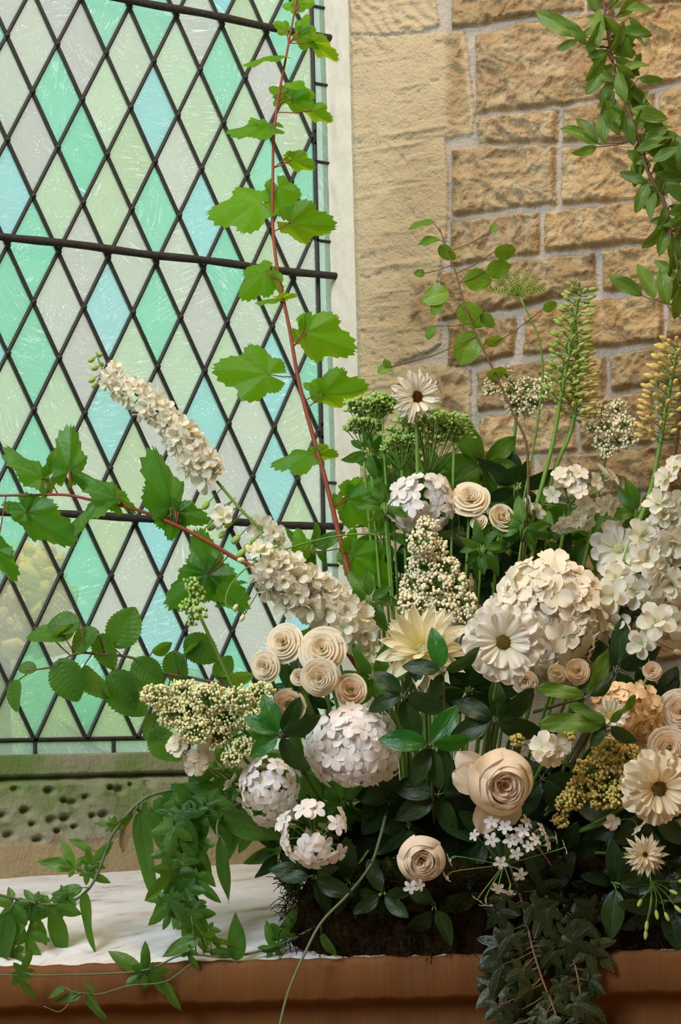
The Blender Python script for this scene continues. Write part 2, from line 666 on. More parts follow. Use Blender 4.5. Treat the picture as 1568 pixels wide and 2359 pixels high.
M_FILL = leaf_mat('filler_leaf', lin(52, 96, 28), lin(86, 132, 44), lin(130, 190, 44), 0.35, 0.45, 'pinnate', 6, 2.0)
M_IVY = leaf_mat('ivy_leaf', lin(28, 42, 17), lin(46, 58, 24), lin(60, 80, 26), 0.2, 0.4, 'palm', vein_col=lin(104, 114, 60))
M_JAS = leaf_mat('jasmine_leaf', lin(44, 88, 26), lin(76, 118, 44), lin(140, 200, 54), 0.42, 0.38, 'palm')
M_JASP = leaf_mat('long_jasmine_leaf', lin(42, 84, 26), lin(74, 114, 44), lin(134, 192, 54), 0.4, 0.38, 'pinnate', 6, 1.6)
M_ROSY = leaf_mat('rosy_brown_leaf', lin(150, 120, 88), lin(170, 142, 108), lin(190, 150, 90), 0.35, 0.5, 'pinnate', 6, 1.6)
M_REDSTEM = plain_mat('red_stem', lin(122, 54, 44), lin(150, 84, 58), 80)
M_TWIG = plain_mat('brown_twig', lin(92, 70, 52), lin(124, 96, 70), 80)
M_STEM = plain_mat('green_stem', lin(84, 124, 46), lin(122, 158, 70), 80)
M_DSTEM = plain_mat('dark_green_stem', lin(74, 92, 60), lin(112, 124, 92), 80)

WHITE = lin(244, 238, 226)
M_PW = petal_mat('white_petal', WHITE, lin(216, 218, 160))
M_PHLOX = petal_mat('phlox_petal', lin(252, 246, 244), lin(240, 228, 222), 0.15)
M_CREAM = petal_mat('cream_petal', lin(246, 232, 204), lin(238, 206, 140), 0.3)
M_ROSE = petal_mat('cream_rose_petal', lin(250, 238, 214), lin(242, 208, 156), 0.3, 0.34)
M_BLUSH = petal_mat('blush_rose_petal', lin(251, 234, 210), lin(240, 184, 134), 0.4, 0.34)
M_HYD = petal_mat('hydrangea_petal', lin(244, 234, 214), lin(222, 220, 176), 0.2, 0.25)
M_PEACH = petal_mat('peach_petal', lin(246, 216, 172), lin(232, 180, 110), 0.25, 0.25)
M_LARK = petal_mat('larkspur_petal', lin(246, 242, 226), lin(206, 216, 150), 0.22, 0.4)
M_DAHL = petal_mat('dahlia_petal', lin(248, 240, 212), lin(236, 222, 140), 0.35, 0.3)
M_BUDG = plain_mat('cream_green_bud', lin(214, 214, 150), lin(236, 232, 186), 200)
M_BUDW = plain_mat('ivory_bud', lin(228, 220, 178), lin(242, 236, 208), 200)
M_BUDY = plain_mat('olive_gold_bud', lin(196, 178, 96), lin(216, 200, 124), 200)
M_BUDO = plain_mat('golden_bud', lin(206, 178, 96), lin(226, 202, 130), 200)
M_BUDGR = plain_mat('green_bud', lin(140, 172, 74), lin(176, 196, 104), 200)
M_UMB = plain_mat('green_seed', lin(140, 182, 84), lin(178, 208, 122), 200)
M_DISC = plain_mat('olive_flower_disc', lin(150, 120, 50), lin(196, 170, 84), 400, 0.8, 0.1, 0.8, 0.003)
M_DISCB = plain_mat('brown_flower_disc', lin(110, 66, 24), lin(160, 104, 44), 400, 0.8, 0.1, 0.8, 0.003)
M_MOSS = plain_mat('dry_moss', lin(26, 20, 10), lin(50, 38, 18), 60, 0.95, 0.05, 1.0, 0.01)
M_FOAM = plain_mat('dark_moss', lin(14, 18, 9), lin(26, 32, 15), 50, 0.95, 0.05, 1.0, 0.01)

# ------------------------------------------------------------------ room shell
TH = math.radians(55.0)
CX, CYY = 0.6215, -0.075              # arris where the reveal turns into the splayed jamb
DU = Vector((math.cos(TH), -math.sin(TH), 0))
DN = Vector((-math.sin(TH), -math.cos(TH), 0))


def wall_uz(px, py):
    n = DN
    d = ray(px, py)
    t = (Vector((CX, CYY, 0))-CAM).dot(n)/d.dot(n)
    p = CAM+d*t
    return ((p-Vector((CX, CYY, 0))).dot(DU), p.z)


def za(x, y):
    return (768+x*0.5102, y*0.5102)


def zb(x, y):
    return (768+x*0.5102, 750+y*0.5102)


rub = [
    [za(540, -60), za(1120, -110), za(1130, 45), za(545, 125)], [za(1165, -110), za(1700, -160), za(1700, -5), za(1160, 40)],
    [za(648, 170), za(1010, 95), za(1260, 60), za(1255, 430), za(1000, 475), za(655, 505)],
    [za(1290, 55), za(1760, 0), za(1760, 320), za(1290, 425)],
    [za(655, 540), za(1005, 507), za(1005, 640), za(655, 656)], [za(1042, 500), za(1440, 432), za(1440, 632), za(1042, 642)],
    [za(1475, 425), za(1800, 350), za(1800, 590), za(1475, 628)],
    [za(545, 686), za(1000, 668), za(1000, 918), za(548, 968)], [za(1040, 682), za(1500, 655), za(1500, 880), za(1040, 918)],
    [za(1540, 650), za(1900, 610), za(1900, 830), za(1540, 875)],
    [za(537, 1005), za(925, 970), za(930, 1145), za(540, 1195)], [za(965, 962), za(1500, 912), za(1500, 1078), za(960, 1130)],
    [za(1540, 905), za(1900, 860), za(1900, 1020), za(1540, 1070)],
    [za(500, 1240), za(700, 1205), za(1170, 1150), za(1180, 1310), za(860, 1378), za(640, 1420), za(500, 1440)],
    [za(1225, 1140), za(1640, 1085), za(1640, 1270), za(1220, 1310)],
    [za(528, 1472), za(815, 1442), za(815, 1606), za(530, 1660)], [za(868, 1418), za(1480, 1330), za(1480, 1535), za(870, 1600)],
    [za(1520, 1325), za(1900, 1270), za(1900, 1470), za(1520, 1525)],
    [zb(662, 218), zb(900, 183), zb(1090, 163), zb(1090, 342), zb(662, 375)], [zb(1112, 165), zb(1215, 152), zb(1222, 322), zb(1114, 338)],
    [zb(1258, 148), zb(1700, 60), zb(1700, 235), zb(1262, 292)],
    [zb(668, 420), zb(1090, 372), zb(1090, 560), zb(668, 590)], [zb(1130, 365), zb(1440, 300), zb(1440, 520), zb(1130, 556)],
    [zb(1475, 295), zb(1900, 230), zb(1900, 440), zb(1475, 510)],
    [zb(560, 632), zb(900, 608), zb(900, 800), zb(560, 830)], [zb(940, 604), zb(1560, 540), zb(1560, 730), zb(940, 790)],
    [zb(600, 870), zb(1180, 820), zb(1180, 1010), zb(600, 1060)], [zb(1220, 815), zb(1900, 700), zb(1900, 930), zb(1220, 1000)],
    [zb(560, 1100), zb(960, 1070), zb(960, 1300), zb(560, 1330)], [zb(1000, 1066), zb(1560, 1000), zb(1560, 1220), zb(1000, 1290)],
    [zb(600, 1370), zb(1200, 1320), zb(1200, 1560), zb(600, 1600)], [zb(1240, 1310), zb(1900, 1200), zb(1900, 1440), zb(1240, 1540)],
]
quo = [
    [za(60, -120), za(440, -120), za(475, 110), za(400, 140), za(60, 165)], [za(60, 172), za(590, 148), za(640, 510), za(625, 612), za(60, 655)],
    [za(60, 662), za(512, 622), za(522, 960), za(484, 1225), za(60, 1262)],
    [za(60, 1270), za(478, 1228), za(482, 1560), za(430, 1590), za(60, 1720)], [zb(60, 180), zb(475, 180), zb(620, 205), zb(620, 520), zb(440, 640), zb(60, 700)],
    [zb(60, 708), zb(520, 650), zb(520, 1120), zb(60, 1180)], [zb(60, 1190), zb(540, 1130), zb(540, 1640), zb(60, 1640)],
]


nose = [[za(480, 140), za(600, 140), za(650, 510), za(640, 620), za(510, 620)], [za(330, 1250), za(490, 1220), za(490, 1570), za(330, 1500)], [zb(440, 170), zb(630, 200), zb(630, 530), zb(440, 600)]]


def build_wall():
    us = np.concatenate([np.arange(0, 0.72, 0.0024), np.arange(0.72, 2.6, 0.02)])
    zs = np.concatenate([np.arange(-2.75, -1.36, 0.03), np.arange(-1.36, 0.30, 0.0024), np.arange(0.30, 2.2, 0.02)])
    U, Z = np.meshgrid(us, zs)
    Uw = U + 0.0030*fbm(U*45, Z*45, 3, 3) + 0.004*fbm(U*12, Z*12, 5, 2)
    Zw = Z + 0.0030*fbm(U*45, Z*45, 9, 3) + 0.004*fbm(U*12, Z*12, 15, 2)

    def sd(poly):
        P = [wall_uz(*p) for p in poly]
        cx = sum(p[0] for p in P)/len(P)
        cz = sum(p[1] for p in P)/len(P)
        d = np.full(U.shape, 9.0)
        for i in range(len(P)):
            (x0, y0), (x1, y1) = P[i], P[(i+1) % len(P)]
            nx, ny = -(y1-y0), x1-x0
            l = math.hypot(nx, ny)
            nx, ny = nx/l, ny/l
            if (cx-x0)*nx+(cz-y0)*ny < 0:
                nx, ny = -nx, -ny
            d = np.minimum(d, (Uw-x0)*nx+(Zw-y0)*ny)
        return d
    rd, qd = np.full(U.shape, -9.0), np.full(U.shape, -9.0)
    rn = np.full(U.shape, 0.5)
    for i, p in enumerate(rub):
        d = sd(p)
        rn = np.where(d > rd, (i*0.618) % 1, rn)
        rd = np.maximum(rd, d)
    # courses that carry on outside the traced part of the wall
    row = np.floor((Zw+3)/0.115)
    bx = (Uw + row*0.137)/0.29
    fx, fz = bx-np.floor(bx), (Zw+3)/0.115-row
    gd = np.minimum(np.minimum(fx, 1-fx)*0.29, np.minimum(fz, 1-fz)*0.115)-0.006
    outside = (U > 0.70) | (Z > 0.165) | (Z < -1.30)
    rd = np.where(outside & (U > 0.16), np.maximum(rd, gd), rd)
    for p in quo:
        qd = np.maximum(qd, sd(p))
    qd = np.where(outside & (U <= 0.16), 0.02, qd)
    nd_ = np.full(U.shape, -9.0)
    for p in nose:
        nd_ = np.maximum(nd_, sd(p))
    inq = (qd > -0.001) & (rd < 0.002)
    rd = rd+0.0048
    qd = qd+0.0025
    face = sstep(0.0, 0.0075, rd)
    big = fbm(U*16, Z*16, 21, 3)
    ridg = 1-np.abs(fbm(U*34+big*1.5, Z*26, 31, 5))*2.2
    fine = fbm(U*120, Z*120, 41, 3)
    hr = face*(0.010+0.008*big+0.0105*ridg+0.0032*fine)
    sc = fbm(U*9, Z*85, 51, 4)
    pit = np.clip(fbm(U*60, Z*60, 61, 3)-0.32, 0, 1)
    chis = np.clip(np.sin((U*0.8+Z*0.55+0.02*fbm(U*20, Z*20, 77, 2))*330), -1, 1)*(Z > 0.055)
    hq = 0.008+0.0035*np.clip(sc-0.1, 0, 1)*2+0.003*fbm(U*30, Z*30, 71, 4)-0.010*pit+0.0016*chis
    rough = sstep(0.0, 0.02, nd_)
    hq = hq*(1-rough)+rough*(0.004+0.010*big+0.008*ridg+0.002*fine)
    hq = hq*sstep(-0.002, 0.004, qd)+0.006*(1-sstep(-0.002, 0.004, qd))
    mort = 0.0012*fbm(U*70, Z*70, 81, 3)+0.0015
    h = np.where(inq, hq, np.where(rd > 0, np.maximum(hr, mort*(1-face)), mort))
    h = h*sstep(-0.002, 0.012, U)
    mm = (1-sstep(-0.001, 0.0035, rd))*np.where(inq, 0.0, 1.0)
    X = CX+DU.x*U+DN.x*h
    Y = CYY+DU.y*U+DN.y*h
    nz_, nu_ = U.shape
    V = np.stack([X, Y, Z], -1).reshape(-1, 3)
    idx = np.arange(nz_*nu_).reshape(nz_, nu_)
    F = np.stack([idx[:-1, :-1], idx[:-1, 1:], idx[1:, 1:], idx[1:, :-1]], -1).reshape(-1, 4)
    me = bpy.data.meshes.new('wall_right')
    me.from_pydata(V.tolist(), [], F.tolist())
    at = me.attributes.new('uvw', 'FLOAT_VECTOR', 'POINT')
    at.data.foreach_set('vector', np.stack([mm, inq*(1-0.7*rough), rn], -1).astype(np.float32).ravel())
    me.materials.append(M_WALL)
    me.polygons.foreach_set('use_smooth', np.ones(len(F), dtype=bool))
    o = put('wall_right', me)
    struct(o, 'splayed sandstone jamb wall of dressed quoins and rough blocks with pale mortar', 'wall')


build_wall()

# reveal between glass and jamb, pale dressed stone, its colour lightened to stand for window light
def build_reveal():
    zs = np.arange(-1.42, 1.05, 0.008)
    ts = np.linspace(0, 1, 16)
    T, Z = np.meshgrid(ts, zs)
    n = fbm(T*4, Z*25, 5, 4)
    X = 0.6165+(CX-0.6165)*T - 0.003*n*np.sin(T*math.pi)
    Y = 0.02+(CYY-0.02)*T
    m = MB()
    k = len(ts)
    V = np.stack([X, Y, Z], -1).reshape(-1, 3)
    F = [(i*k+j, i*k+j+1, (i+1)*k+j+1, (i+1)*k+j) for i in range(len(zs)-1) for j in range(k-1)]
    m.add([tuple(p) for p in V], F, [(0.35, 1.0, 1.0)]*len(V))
    o = m.build('trim_1', plain_mat('lightened_reveal_stone', lin(216, 204, 184), lin(238, 230, 216), 30, 0.9, 0.1, 0.6, 0.004))
    struct(o, 'narrow pale stone reveal, coloured lighter for the window light on it, beside the leaded glass', 'window reveal')


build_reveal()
WX0, WX1, WZ0, WZ1 = -0.62, 0.590, -1.168, 0.96
ZB = -1.368


def build_frame_stone():
    # stone under the glass: lip, hollow shadow line, pitted face, plain band
    xs = np.arange(-0.75, 0.70, 0.0035)
    prof = []                                             # (y, z, band) from the glass down to the sill

    def seg(y0, z0, y1, z1, n, b):
        for i in range(n):
            t = i/n
            prof.append((y0+(y1-y0)*t, z0+(z1-z0)*t, b))
    seg(0.03, -1.190, -0.055, -1.192, 8, 0)
    seg(-0.055, -1.192, -0.060, -1.222, 10, 0)
    seg(-0.060, -1.222, -0.045, -1.228, 6, 1)
    seg(-0.045, -1.228, -0.068, -1.240, 6, 1)
    seg(-0.068, -1.240, -0.086, -1.328, 32, 1)
    seg(-0.086, -1.328, -0.092, ZB-0.03, 16, 2)
    prof.append((-0.092, ZB-0.03, 2))
    pa = np.array(prof)
    X, I = np.meshgrid(xs, np.arange(len(pa)))
    Y0, Z0, B = pa[I, 0], pa[I, 1], pa[I, 2]
    s = I*0.003
    d = 0.004*fbm(X*30, s*30, 7, 4)*np.where(B == 1, 1.6, 0.5)
    rng = random.Random(5)
    pits = [(px, py) for px, py in ((45, 1818), (120, 1822), (60, 1868), (120, 1890), (150, 1885), (280, 1820), (310, 1808), (205, 1838),
            (240, 1878), (20, 1925), (85, 1935), (130, 1915), (170, 1850), (260, 1815), (5, 1880), (350, 1805), (172, 1905), (152, 1845), (215, 1880), (330, 1870), (290, 1900), (75, 1900))]
    for px, py in pits:
        p = at_y(px, py, -0.078)
        r = rng.uniform(0.007, 0.012)
        dx, dz = (X-p.x)/r/1.2, (Z0-p.z)/r*1.25
        rr = np.sqrt(dx*dx+dz*dz)
        d = d-0.011*(1-sstep(0.3, 1.0, rr))*(B == 1)
    Y = Y0-d
    m = MB()
    k = len(xs)
    V = np.stack([X, Y, Z0], -1).reshape(-1, 3)
    A = np.stack([(B == 2)*1.0, np.where(B == 2, 0.15, np.where(B == 0, 1.0, 0.8)), s*0], -1).reshape(-1, 3)
    F = [(i*k+j, i*k+j+1, (i+1)*k+j+1, (i+1)*k+j) for i in range(len(pa)-1) for j in range(k-1)]
    m.add([tuple(p) for p in V], F, [tuple(a) for a in A])
    o = m.build('trim_2', M_MOSSY)
    struct(o, 'mossy pitted stone base below the leaded glass', 'window base')


build_frame_stone()

# sloping sill and the brown tooled ledge along its front
FDEP = 2.70


def front_pt(px):
    py = 2236-46*px/1568.0
    return PT(px, py, FDEP)


F0, F1 = front_pt(-420), front_pt(2050)
zf = (front_pt(0).z+front_pt(1568).z)/2
F0.z = F1.z = zf


def sill_at(px):
    """front edge point under image column px"""
    t = (px+420)/2470.0
    return F0.lerp(F1, t)


def build_sill():
    nu, nv = 90, 40
    B0, B1 = Vector((-0.80, -0.05, ZB)), Vector((1.35, -0.05, ZB))
    m = MB()
    V, A = [], []
    rr = np.random.RandomState(3)
    for i in range(nv+1):
        for j in range(nu+1):
            t, s = i/nv, j/nu
            p = (B0.lerp(B1, s)).lerp(F0.lerp(F1, s), t)
            p.z += 0.0022*float(fbm(np.array(p.x*9), np.array(p.y*9), 3, 3))*(0 if i in (0, nv) else 1)
            V.append(p)
    k = nu+1
    Fs = [(i*k+j, (i+1)*k+j, (i+1)*k+j+1, i*k+j+1) for i in range(nv) for j in range(nu)]
    m.add(V, Fs)
    o = m.build('window_sill', M_SILL)
    struct(o, 'worn white limewashed sill sloping towards the room', 'window sill')
    # ledge profile swept along the front edge
    al = (F1-F0).normalized()
    outv = Vector((0, 0, 1)).cross(al)
    if outv.dot(-FW) < 0:
        outv = -outv
    prof = [(-0.012, 0.003), (-0.002, 0.0035), (0.004, 0.001), (0.007, -0.006), (0.009, -0.048), (0.006, -0.053), (-0.010, -0.058), (-0.014, -0.064), (-0.016, -0.10), (-0.013, -0.103), (0.012, -0.106), (0.014, -0.112), (0.014, -0.16)]
    m = MB()
    n = 120
    V = []
    for i in range(n+1):
        p = F0.lerp(F1, i/n)
        w = 0.0012*math.sin(i*1.7)+0.0008*math.sin(i*0.63)
        for q in prof:
            V.append(p+outv*(q[0]+w*0.6)+Vector((0, 0, q[1]+w)))
    k = len(prof)
    m.add(V, [(i*k+j, (i+1)*k+j, (i+1)*k+j+1, i*k+j+1) for i in range(n) for j in range(k-1)])
    o = m.build('trim_3', M_LEDGE)
    struct(o, 'brown moulded stone edge along the front of the white sill', 'ledge')


build_sill()
OUTV = None


def room():
    def wall(name, boxes, mat, label, cat):
        m = MB()
        for lo, hi in boxes:
            m.box(lo, hi)
        struct(m.build(name, mat, None, False), label, cat)
    wall('floor', [((-4.5, -6, -2.95), (4.5, 0.5, -2.75))], M_FLOOR, 'stone floor of the room', 'floor')
    wall('ceiling', [((-4.5, -6, 2.2), (4.5, 0.5, 2.4))], M_PLASTER, 'plastered ceiling of the room', 'ceiling')
    wall('wall_back', [((-4.5, -6.2, -2.75), (4.5, -6, 2.2))], M_PLASTER, 'plastered wall facing the window', 'wall')
    wall('wall_left', [((-4.7, -6, -2.75), (-4.5, 0.5, 2.2)), ((-4.5, 0.0, -2.75), (-0.64, 0.3, 2.2))], M_PLASTER, 'plastered wall to the window side', 'wall')
    wall('wall_front', [((-0.64, 0.03, 0.985), (0.66, 0.045, 2.2)), ((-0.64, 0.02, -2.75), (0.7, 0.045, -1.205)), ((0.63, -0.02, -2.75), (4.5, 0.04, 2.2))],
         M_PLASTER, 'masonry around the window opening', 'wall')
    wall('wall_side', [((2.0, -6, -2.75), (2.2, -1.9, 2.2))], M_PLASTER, 'plastered wall beyond the splayed jamb', 'wall')


room()


def outside():
    m = MB()
    m.box((-30, 0.6, -3.3), (30, 40, -3.2))
    struct(m.build('lawn', M_LAWN), 'lawn outside the window', 'lawn')
    rng = np.random.RandomState(2)
    # soft hedge line in the churchyard
    m = MB()
    n, k = 80, 14
    V = []
    for i in range(n+1):
        for j in range(k+1):
            x = -14+34*i/n
            a = math.pi*j/k
            z = -3.2+(2.5+0.5*math.sin(i*0.5)+0.25*math.sin(i*1.3))*math.sin(a)
            y = 10-1.3*math.cos(a)
            V.append((x+0.2*math.sin(j+i), y+0.25*math.sin(i*2.1+j*1.7), z+0.2*math.sin(i*1.9+j*2.3)))
    k1 = k+1
    m.add(V, [(i*k1+j, (i+1)*k1+j, (i+1)*k1+j+1, i*k1+j+1) for i in range(n) for j in range(k)])
    struct(m.build('hedge_line', M_HEDGE), 'green hedge seen dimly through the panes', 'hedge')
    t = thing('golden_shrub', 'golden leafed shrub outside behind the lower left panes', 'shrub', PT(40, 1900, 6.4))
    m = MB()
    for i in range(420):
        c = PT(20+rnd(-190, 110)+rnd(-40, 40), 1370+rnd(-110, 130), 6.4+rnd(-.3, .3))
        m.ball(c, rnd(0.02, 0.06), n=5, m=3, axis=(rnd(-1, 1), rnd(-1, 1), rnd(-1, 1)), squash=0.4)
    m.build('foliage', M_GOLD, t)
    m = MB()
    b = PT(0, 1400, 6.4)
    m.tube([(b.x, b.y, -3.2), (b.x+.03, b.y, -2.2), b], 0.03)
    m.build('trunk', M_TWIG, t)


outside()

# ------------------------------------------------------------------ leaded window
HA, HB = 0.04486, 0.09


def clip_poly(poly, x0, x1, z0, z1):
    for ax, val, sgn in ((0, x0, 1), (0, x1, -1), (1, z0, 1), (1, z1, -1)):
        out = []
        for i in range(len(poly)):
            a, b = poly[i], poly[(i+1) % len(poly)]
            da, db = (a[ax]-val)*sgn, (b[ax]-val)*sgn
            if da >= 0:
                out.append(a)
            if da*db < 0:
                t = da/(da-db)
                out.append((a[0]+(b[0]-a[0])*t, a[1]+(b[1]-a[1])*t))
        poly = out
        if not poly:
            return []
    return poly


def build_window():
    w = thing('window_1', 'leaded window of pale and sea green diamond panes in black lead', 'window', (0, 0, -1.19))
    w['kind'] = 'structure'
    teal = [(275, 45), (357, 75), (0, 80), (515, 168), (673, 118), (133, 220), (191, 347), (76, 574), (357, 488), (617, 400), (704, 450),
            (520, 632), (357, 725), (76, 800), (79, 837), (0, 640), (80, 1056), (720, 918), (201, 1321), (556, 1326), (541, 1505), (87, 1617), (209, 1627), (0, 1190), (617, 1560)]
    blue = [(520, 20), (357, 255), (20, 445), (462, 505), (245, 710), (248, 975), (475, 964), (637, 878), (638, 1097), (357, 1260), (377, 1413), (700, 1530), (450, 1640), (0, 830)]
    cls = {}
    for lst, k in ((teal, 0.0), (blue, 1.0)):
        for p in lst:
            q = at_y(p[0], p[1], 0)
            best = None
            for c in range(-16, 16):
                for r in range(-12, 15):
                    if (c+r) % 2:
                        d = abs(c*HA-q.x)/HA+abs(-r*HB-q.z)/HB
                        if best is None or d < best[0]:
                            best = (d, c, r)
            cls[best[1:]] = k
    rng = random.Random(11)
    m = MB()
    for c in range(-16, 16):
        for r in range(-12, 15):
            if (c+r) % 2 == 0:
                continue
            x, z = c*HA, -r*HB
            dia = [(x-HA, z), (x, z-HB), (x+HA, z), (x, z+HB)]
            poly = clip_poly(dia, WX0, WX1, WZ0, WZ1)
            if len(poly) < 3:
                continue
            if x < -0.03 and rng.random() < 0.22:
                cls.setdefault((c, r), float(rng.random() < .4))
            k = cls.get((c, r))
            a = (0.0 if k is None else rng.uniform(.85, 1.0), rng.random(), 0.0 if k is None else k*rng.uniform(.8, 1))
            ty = rng.uniform(-.0012, .0012)
            m.add([(px, 0.003+ty*((px-x)/HA), pz) for px, pz in poly], [tuple(range(len(poly)))], [a]*len(poly))
    m.build('quarry_glass', M_PANE, w, False)
    # border strip of narrow panes
    m = MB()
    vs = [WZ1-i*0.139 for i in range(40)]
    strip = []
    zz = [0.16-0.147*i for i in range(-5, 10)]+[WZ0]
    for a, b in zip(zz, zz[1:]):
        strip.append((WX1, 0.618, min(a, b), max(a, b)))
    xx = [0.045+0.137*i for i in range(-5, 5)]
    for a, b in zip(xx, xx[1:]):
        strip.append((a, min(b, WX1), -1.195, WZ0))
    for x0, x1, z0, z1 in strip:
        m.add([(x0, .003, z0), (x1, .003, z0), (x1, .003, z1), (x0, .003, z1)], [(0, 1, 2, 3)], [(0.3, 0.5, 1.0)]*4)
    m.build('border_glass', M_PANE, w, False)
    # lead cames
    m = MB()

    def came(a, b, wd=0.0062):
        a, b = Vector((a[0], 0, a[1])), Vector((b[0], 0, b[1]))
        t = (b-a).normalized()
        s = Vector((t.z, 0, -t.x))
        ring = [(-wd/2, .004), (-wd/2, -.0015), (-wd/3.2, -.0042), (wd/3.2, -.0042), (wd/2, -.0015), (wd/2, .004)]
        vs = [p+s*u+Vector((0, v+.003, 0)) for p in (a, b) for u, v in ring]
        fs = [(i, (i+1) % 6, (i+1) % 6+6, i+6) for i in range(6)]
        m.add(vs, fs)
    for k in range(-40, 40, 2):
        for sg in (1, -1):
            # x/HA + sg*z/HB = k
            pts = []
            for z in (WZ0, WZ1):
                x = (k-sg*z/HB)*HA
                pts.append((x, z))
            (x0, z0), (x1, z1) = pts
            t0, t1 = 0.0, 1.0
            dx = x1-x0
            for lim, s in ((WX0, 1), (WX1, -1)):
                d0, d1 = (x0-lim)*s, (x1-lim)*s
                if d0 < 0 and d1 < 0:
                    t1 = -1
                elif d0 < 0:
                    t0 = max(t0, d0/(d0-d1))
                elif d1 < 0:
                    t1 = min(t1, d0/(d0-d1))
            if t1-t0 > 0.01:
                came((x0+dx*t0, z0+(z1-z0)*t0), (x0+dx*t1, z0+(z1-z0)*t1))
    for x0, x1, z0, z1 in strip:
        if x0 == WX1:
            came((x0, z0), (x1+.003, z0), 0.005)
        else:
            came((x0, z0-.003), (x0, z1), 0.006)
    came((WX1, WZ0), (WX1, WZ1), 0.0075)
    came((WX0, WZ0), (WX1, WZ0), 0.0075)
    for (c, r) in [(c, r) for c in range(-14, 14) for r in range(-11, 14) if (c+r) % 2 == 0]:
        if WX0 < c*HA < WX1 and WZ0 < -r*HB < WZ1:
            m.ball((c*HA, -0.0015, -r*HB), 0.0052, n=8, m=4, squash=0.8, axis=(0, 1, 0))
    m.build('lead_lattice', M_LEAD, w)
    for z in (0.097, -0.349, -0.803, 0.55):
        m = MB()
        pts = [(-0.7+1.325*i/30, -0.0125, z+0.0012*math.sin(i*1.1)) for i in range(31)]
        m.tube(pts, [0.0068+0.0005*math.sin(i*2.3) for i in range(31)], 10)
        m.build('saddle_bar', M_IRON, w)


build_window()

# ------------------------------------------------------------------ leaf and petal shapes


def prof_pow(a, b):
    k = (a/(a+b))**a*(b/(a+b))**b
    return lambda t: (max(t, 0)**a)*(max(1-t, 0)**b)/k


def leaf_mb(W=0.45, prof=prof_pow(0.75, 0.9), nu=14, nv=4, serr=0, amp=0.08, fold=0.25, curl=0.2, wave=0.03, quilt=0.0, nq=7, twist=0.0, seed=0, hook=0.0):
    rg = random.Random(seed)
    ph = rg.uniform(0, 6)
    m = MB()
    V, A = [], []
    if serr:
        nu = serr*2
    for i in range(nu+1):
        t = i/nu
        h = W*0.5*prof(t)
        for j in range(-nv, nv+1):
            s = j/nv
            hh = h
            if serr and abs(j) == nv:
                hh = h*(1+amp) if i % 2 else h*(1-amp)
            x = s*hh
            y = t
            z = fold*abs(x) - curl*t*t + wave*math.sin(t*9+ph+s*2)*abs(s) + hook*0
            if quilt:
                z += quilt*abs(math.sin(math.pi*(t*nq-abs(s)*1.6)))*(1-abs(s)*.5)*min(1, 6*h)
            if twist:
                a = twist*t
                x, z = x*math.cos(a)-z*math.sin(a), x*math.sin(a)+z*math.cos(a)
            if hook:
                x += hook*t*t
            V.append((x, y, z))
            A.append((t, s, rg.random()*0.2))
    k = 2*nv+1
    m.add(V, [(i*k+j, i*k+j+1, (i+1)*k+j+1, (i+1)*k+j) for i in range(nu) for j in range(k-1)], A)
    return m


def palm_mb(lobes, base=0.5, serr=26, amp=0.07, droop=0.18, ridge=0.16, pw=1.6, seed=0, sinus=18, wave=0.03):
    """lobes: (angle from tip in degrees, length, half width in degrees)"""
    rg = random.Random(seed)
    rings = 6
    m = MB()
    V, A = [(0, 0, 0)], [(0, 0, 1.0)]
    lim = 180-sinus
    ths = [-lim+2*lim*i/(serr*2) for i in range(serr*2+1)]
    ths = [t for t in ths if min(abs(t-l[0]) for l in lobes) > 2.6]
    for l in lobes:
        ths += [l[0]-1.6, l[0], l[0]+1.6]
    ths.sort()
    n = len(ths)
    ph = rg.uniform(0, 6)
    for k in range(1, rings+1):
        for i in range(n):
            th = ths[i]
            r = base*(1-0.25*(abs(th)/180)**3)
            best = 99
            for (la, ll, lw) in lobes:
                d = abs(th-la)
                best = min(best, d)
                if d < lw:
                    r = max(r, base*0.8+(ll-base*0.8)*(1-(d/lw)**pw))
            if k == rings:
                r *= (1+amp) if i % 2 else (1-amp)
            q = r*k/rings
            a = math.radians(th)
            x, y = q*math.sin(a), q*math.cos(a)
            z = -droop*q*q - ridge*q*min(best, 30)/45 + wave*math.sin(a*3+ph)*q
            V.append((x, y, z))
            A.append((k/rings, q-best*0.011, max(0, 1-best/1.6)*(.6+.4*(1-q))))
    F = []
    for i in range(n-1):
        F.append((0, 1+i+1, 1+i))
    for k in range(rings-1):
        for i in range(n-1):
            a = 1+k*n+i
            F.append((a, a+1, a+n+1, a+n))
    m.add(V, F, A)
    return m


def meshes(fn, mat, name, count=3, **kw):
    return [fn(seed=i*7+3, **kw).mesh(name, mat) for i in range(count)]


L_NINE = [palm_mb([(0, 1.0, 54), (58, .76, 42), (-58, .78, 42), (116, .46, 36), (-116, .44, 36)], 0.44, 30, 0.04, 0.14+0.1*i, 0.3, 1.55, i).mesh('leaf', M_NINE) for i in range(4)]
L_GRAPE = [palm_mb([(0, 1.0, 58), (58, .66, 44), (-58, .68, 44), (115, .46, 36), (-115, .46, 36)], 0.46, 26, 0.05, 0.25, 0.4, 1.4, i, 14).mesh('leaf', M_GRAPE) for i in range(4)]
L_IVY = [palm_mb([(0, 1.0, 38), (62, .74, 34), (-62, .74, 34), (125, .5, 32), (-125, .5, 32)], 0.3, 20, 0.0, 0.1, 0.12, 1.0, i, 20).mesh('leaf', M_IVY) for i in range(3)]
L_JAS = [palm_mb([(0, 1.0, 34), (66, .55, 36), (-66, .55, 36), (125, .36, 30), (-125, .36, 30)], 0.24, 20, 0.0, 0.25, 0.2, 1.0, i, 20).mesh('leaf', M_JAS) for i in range(3)]
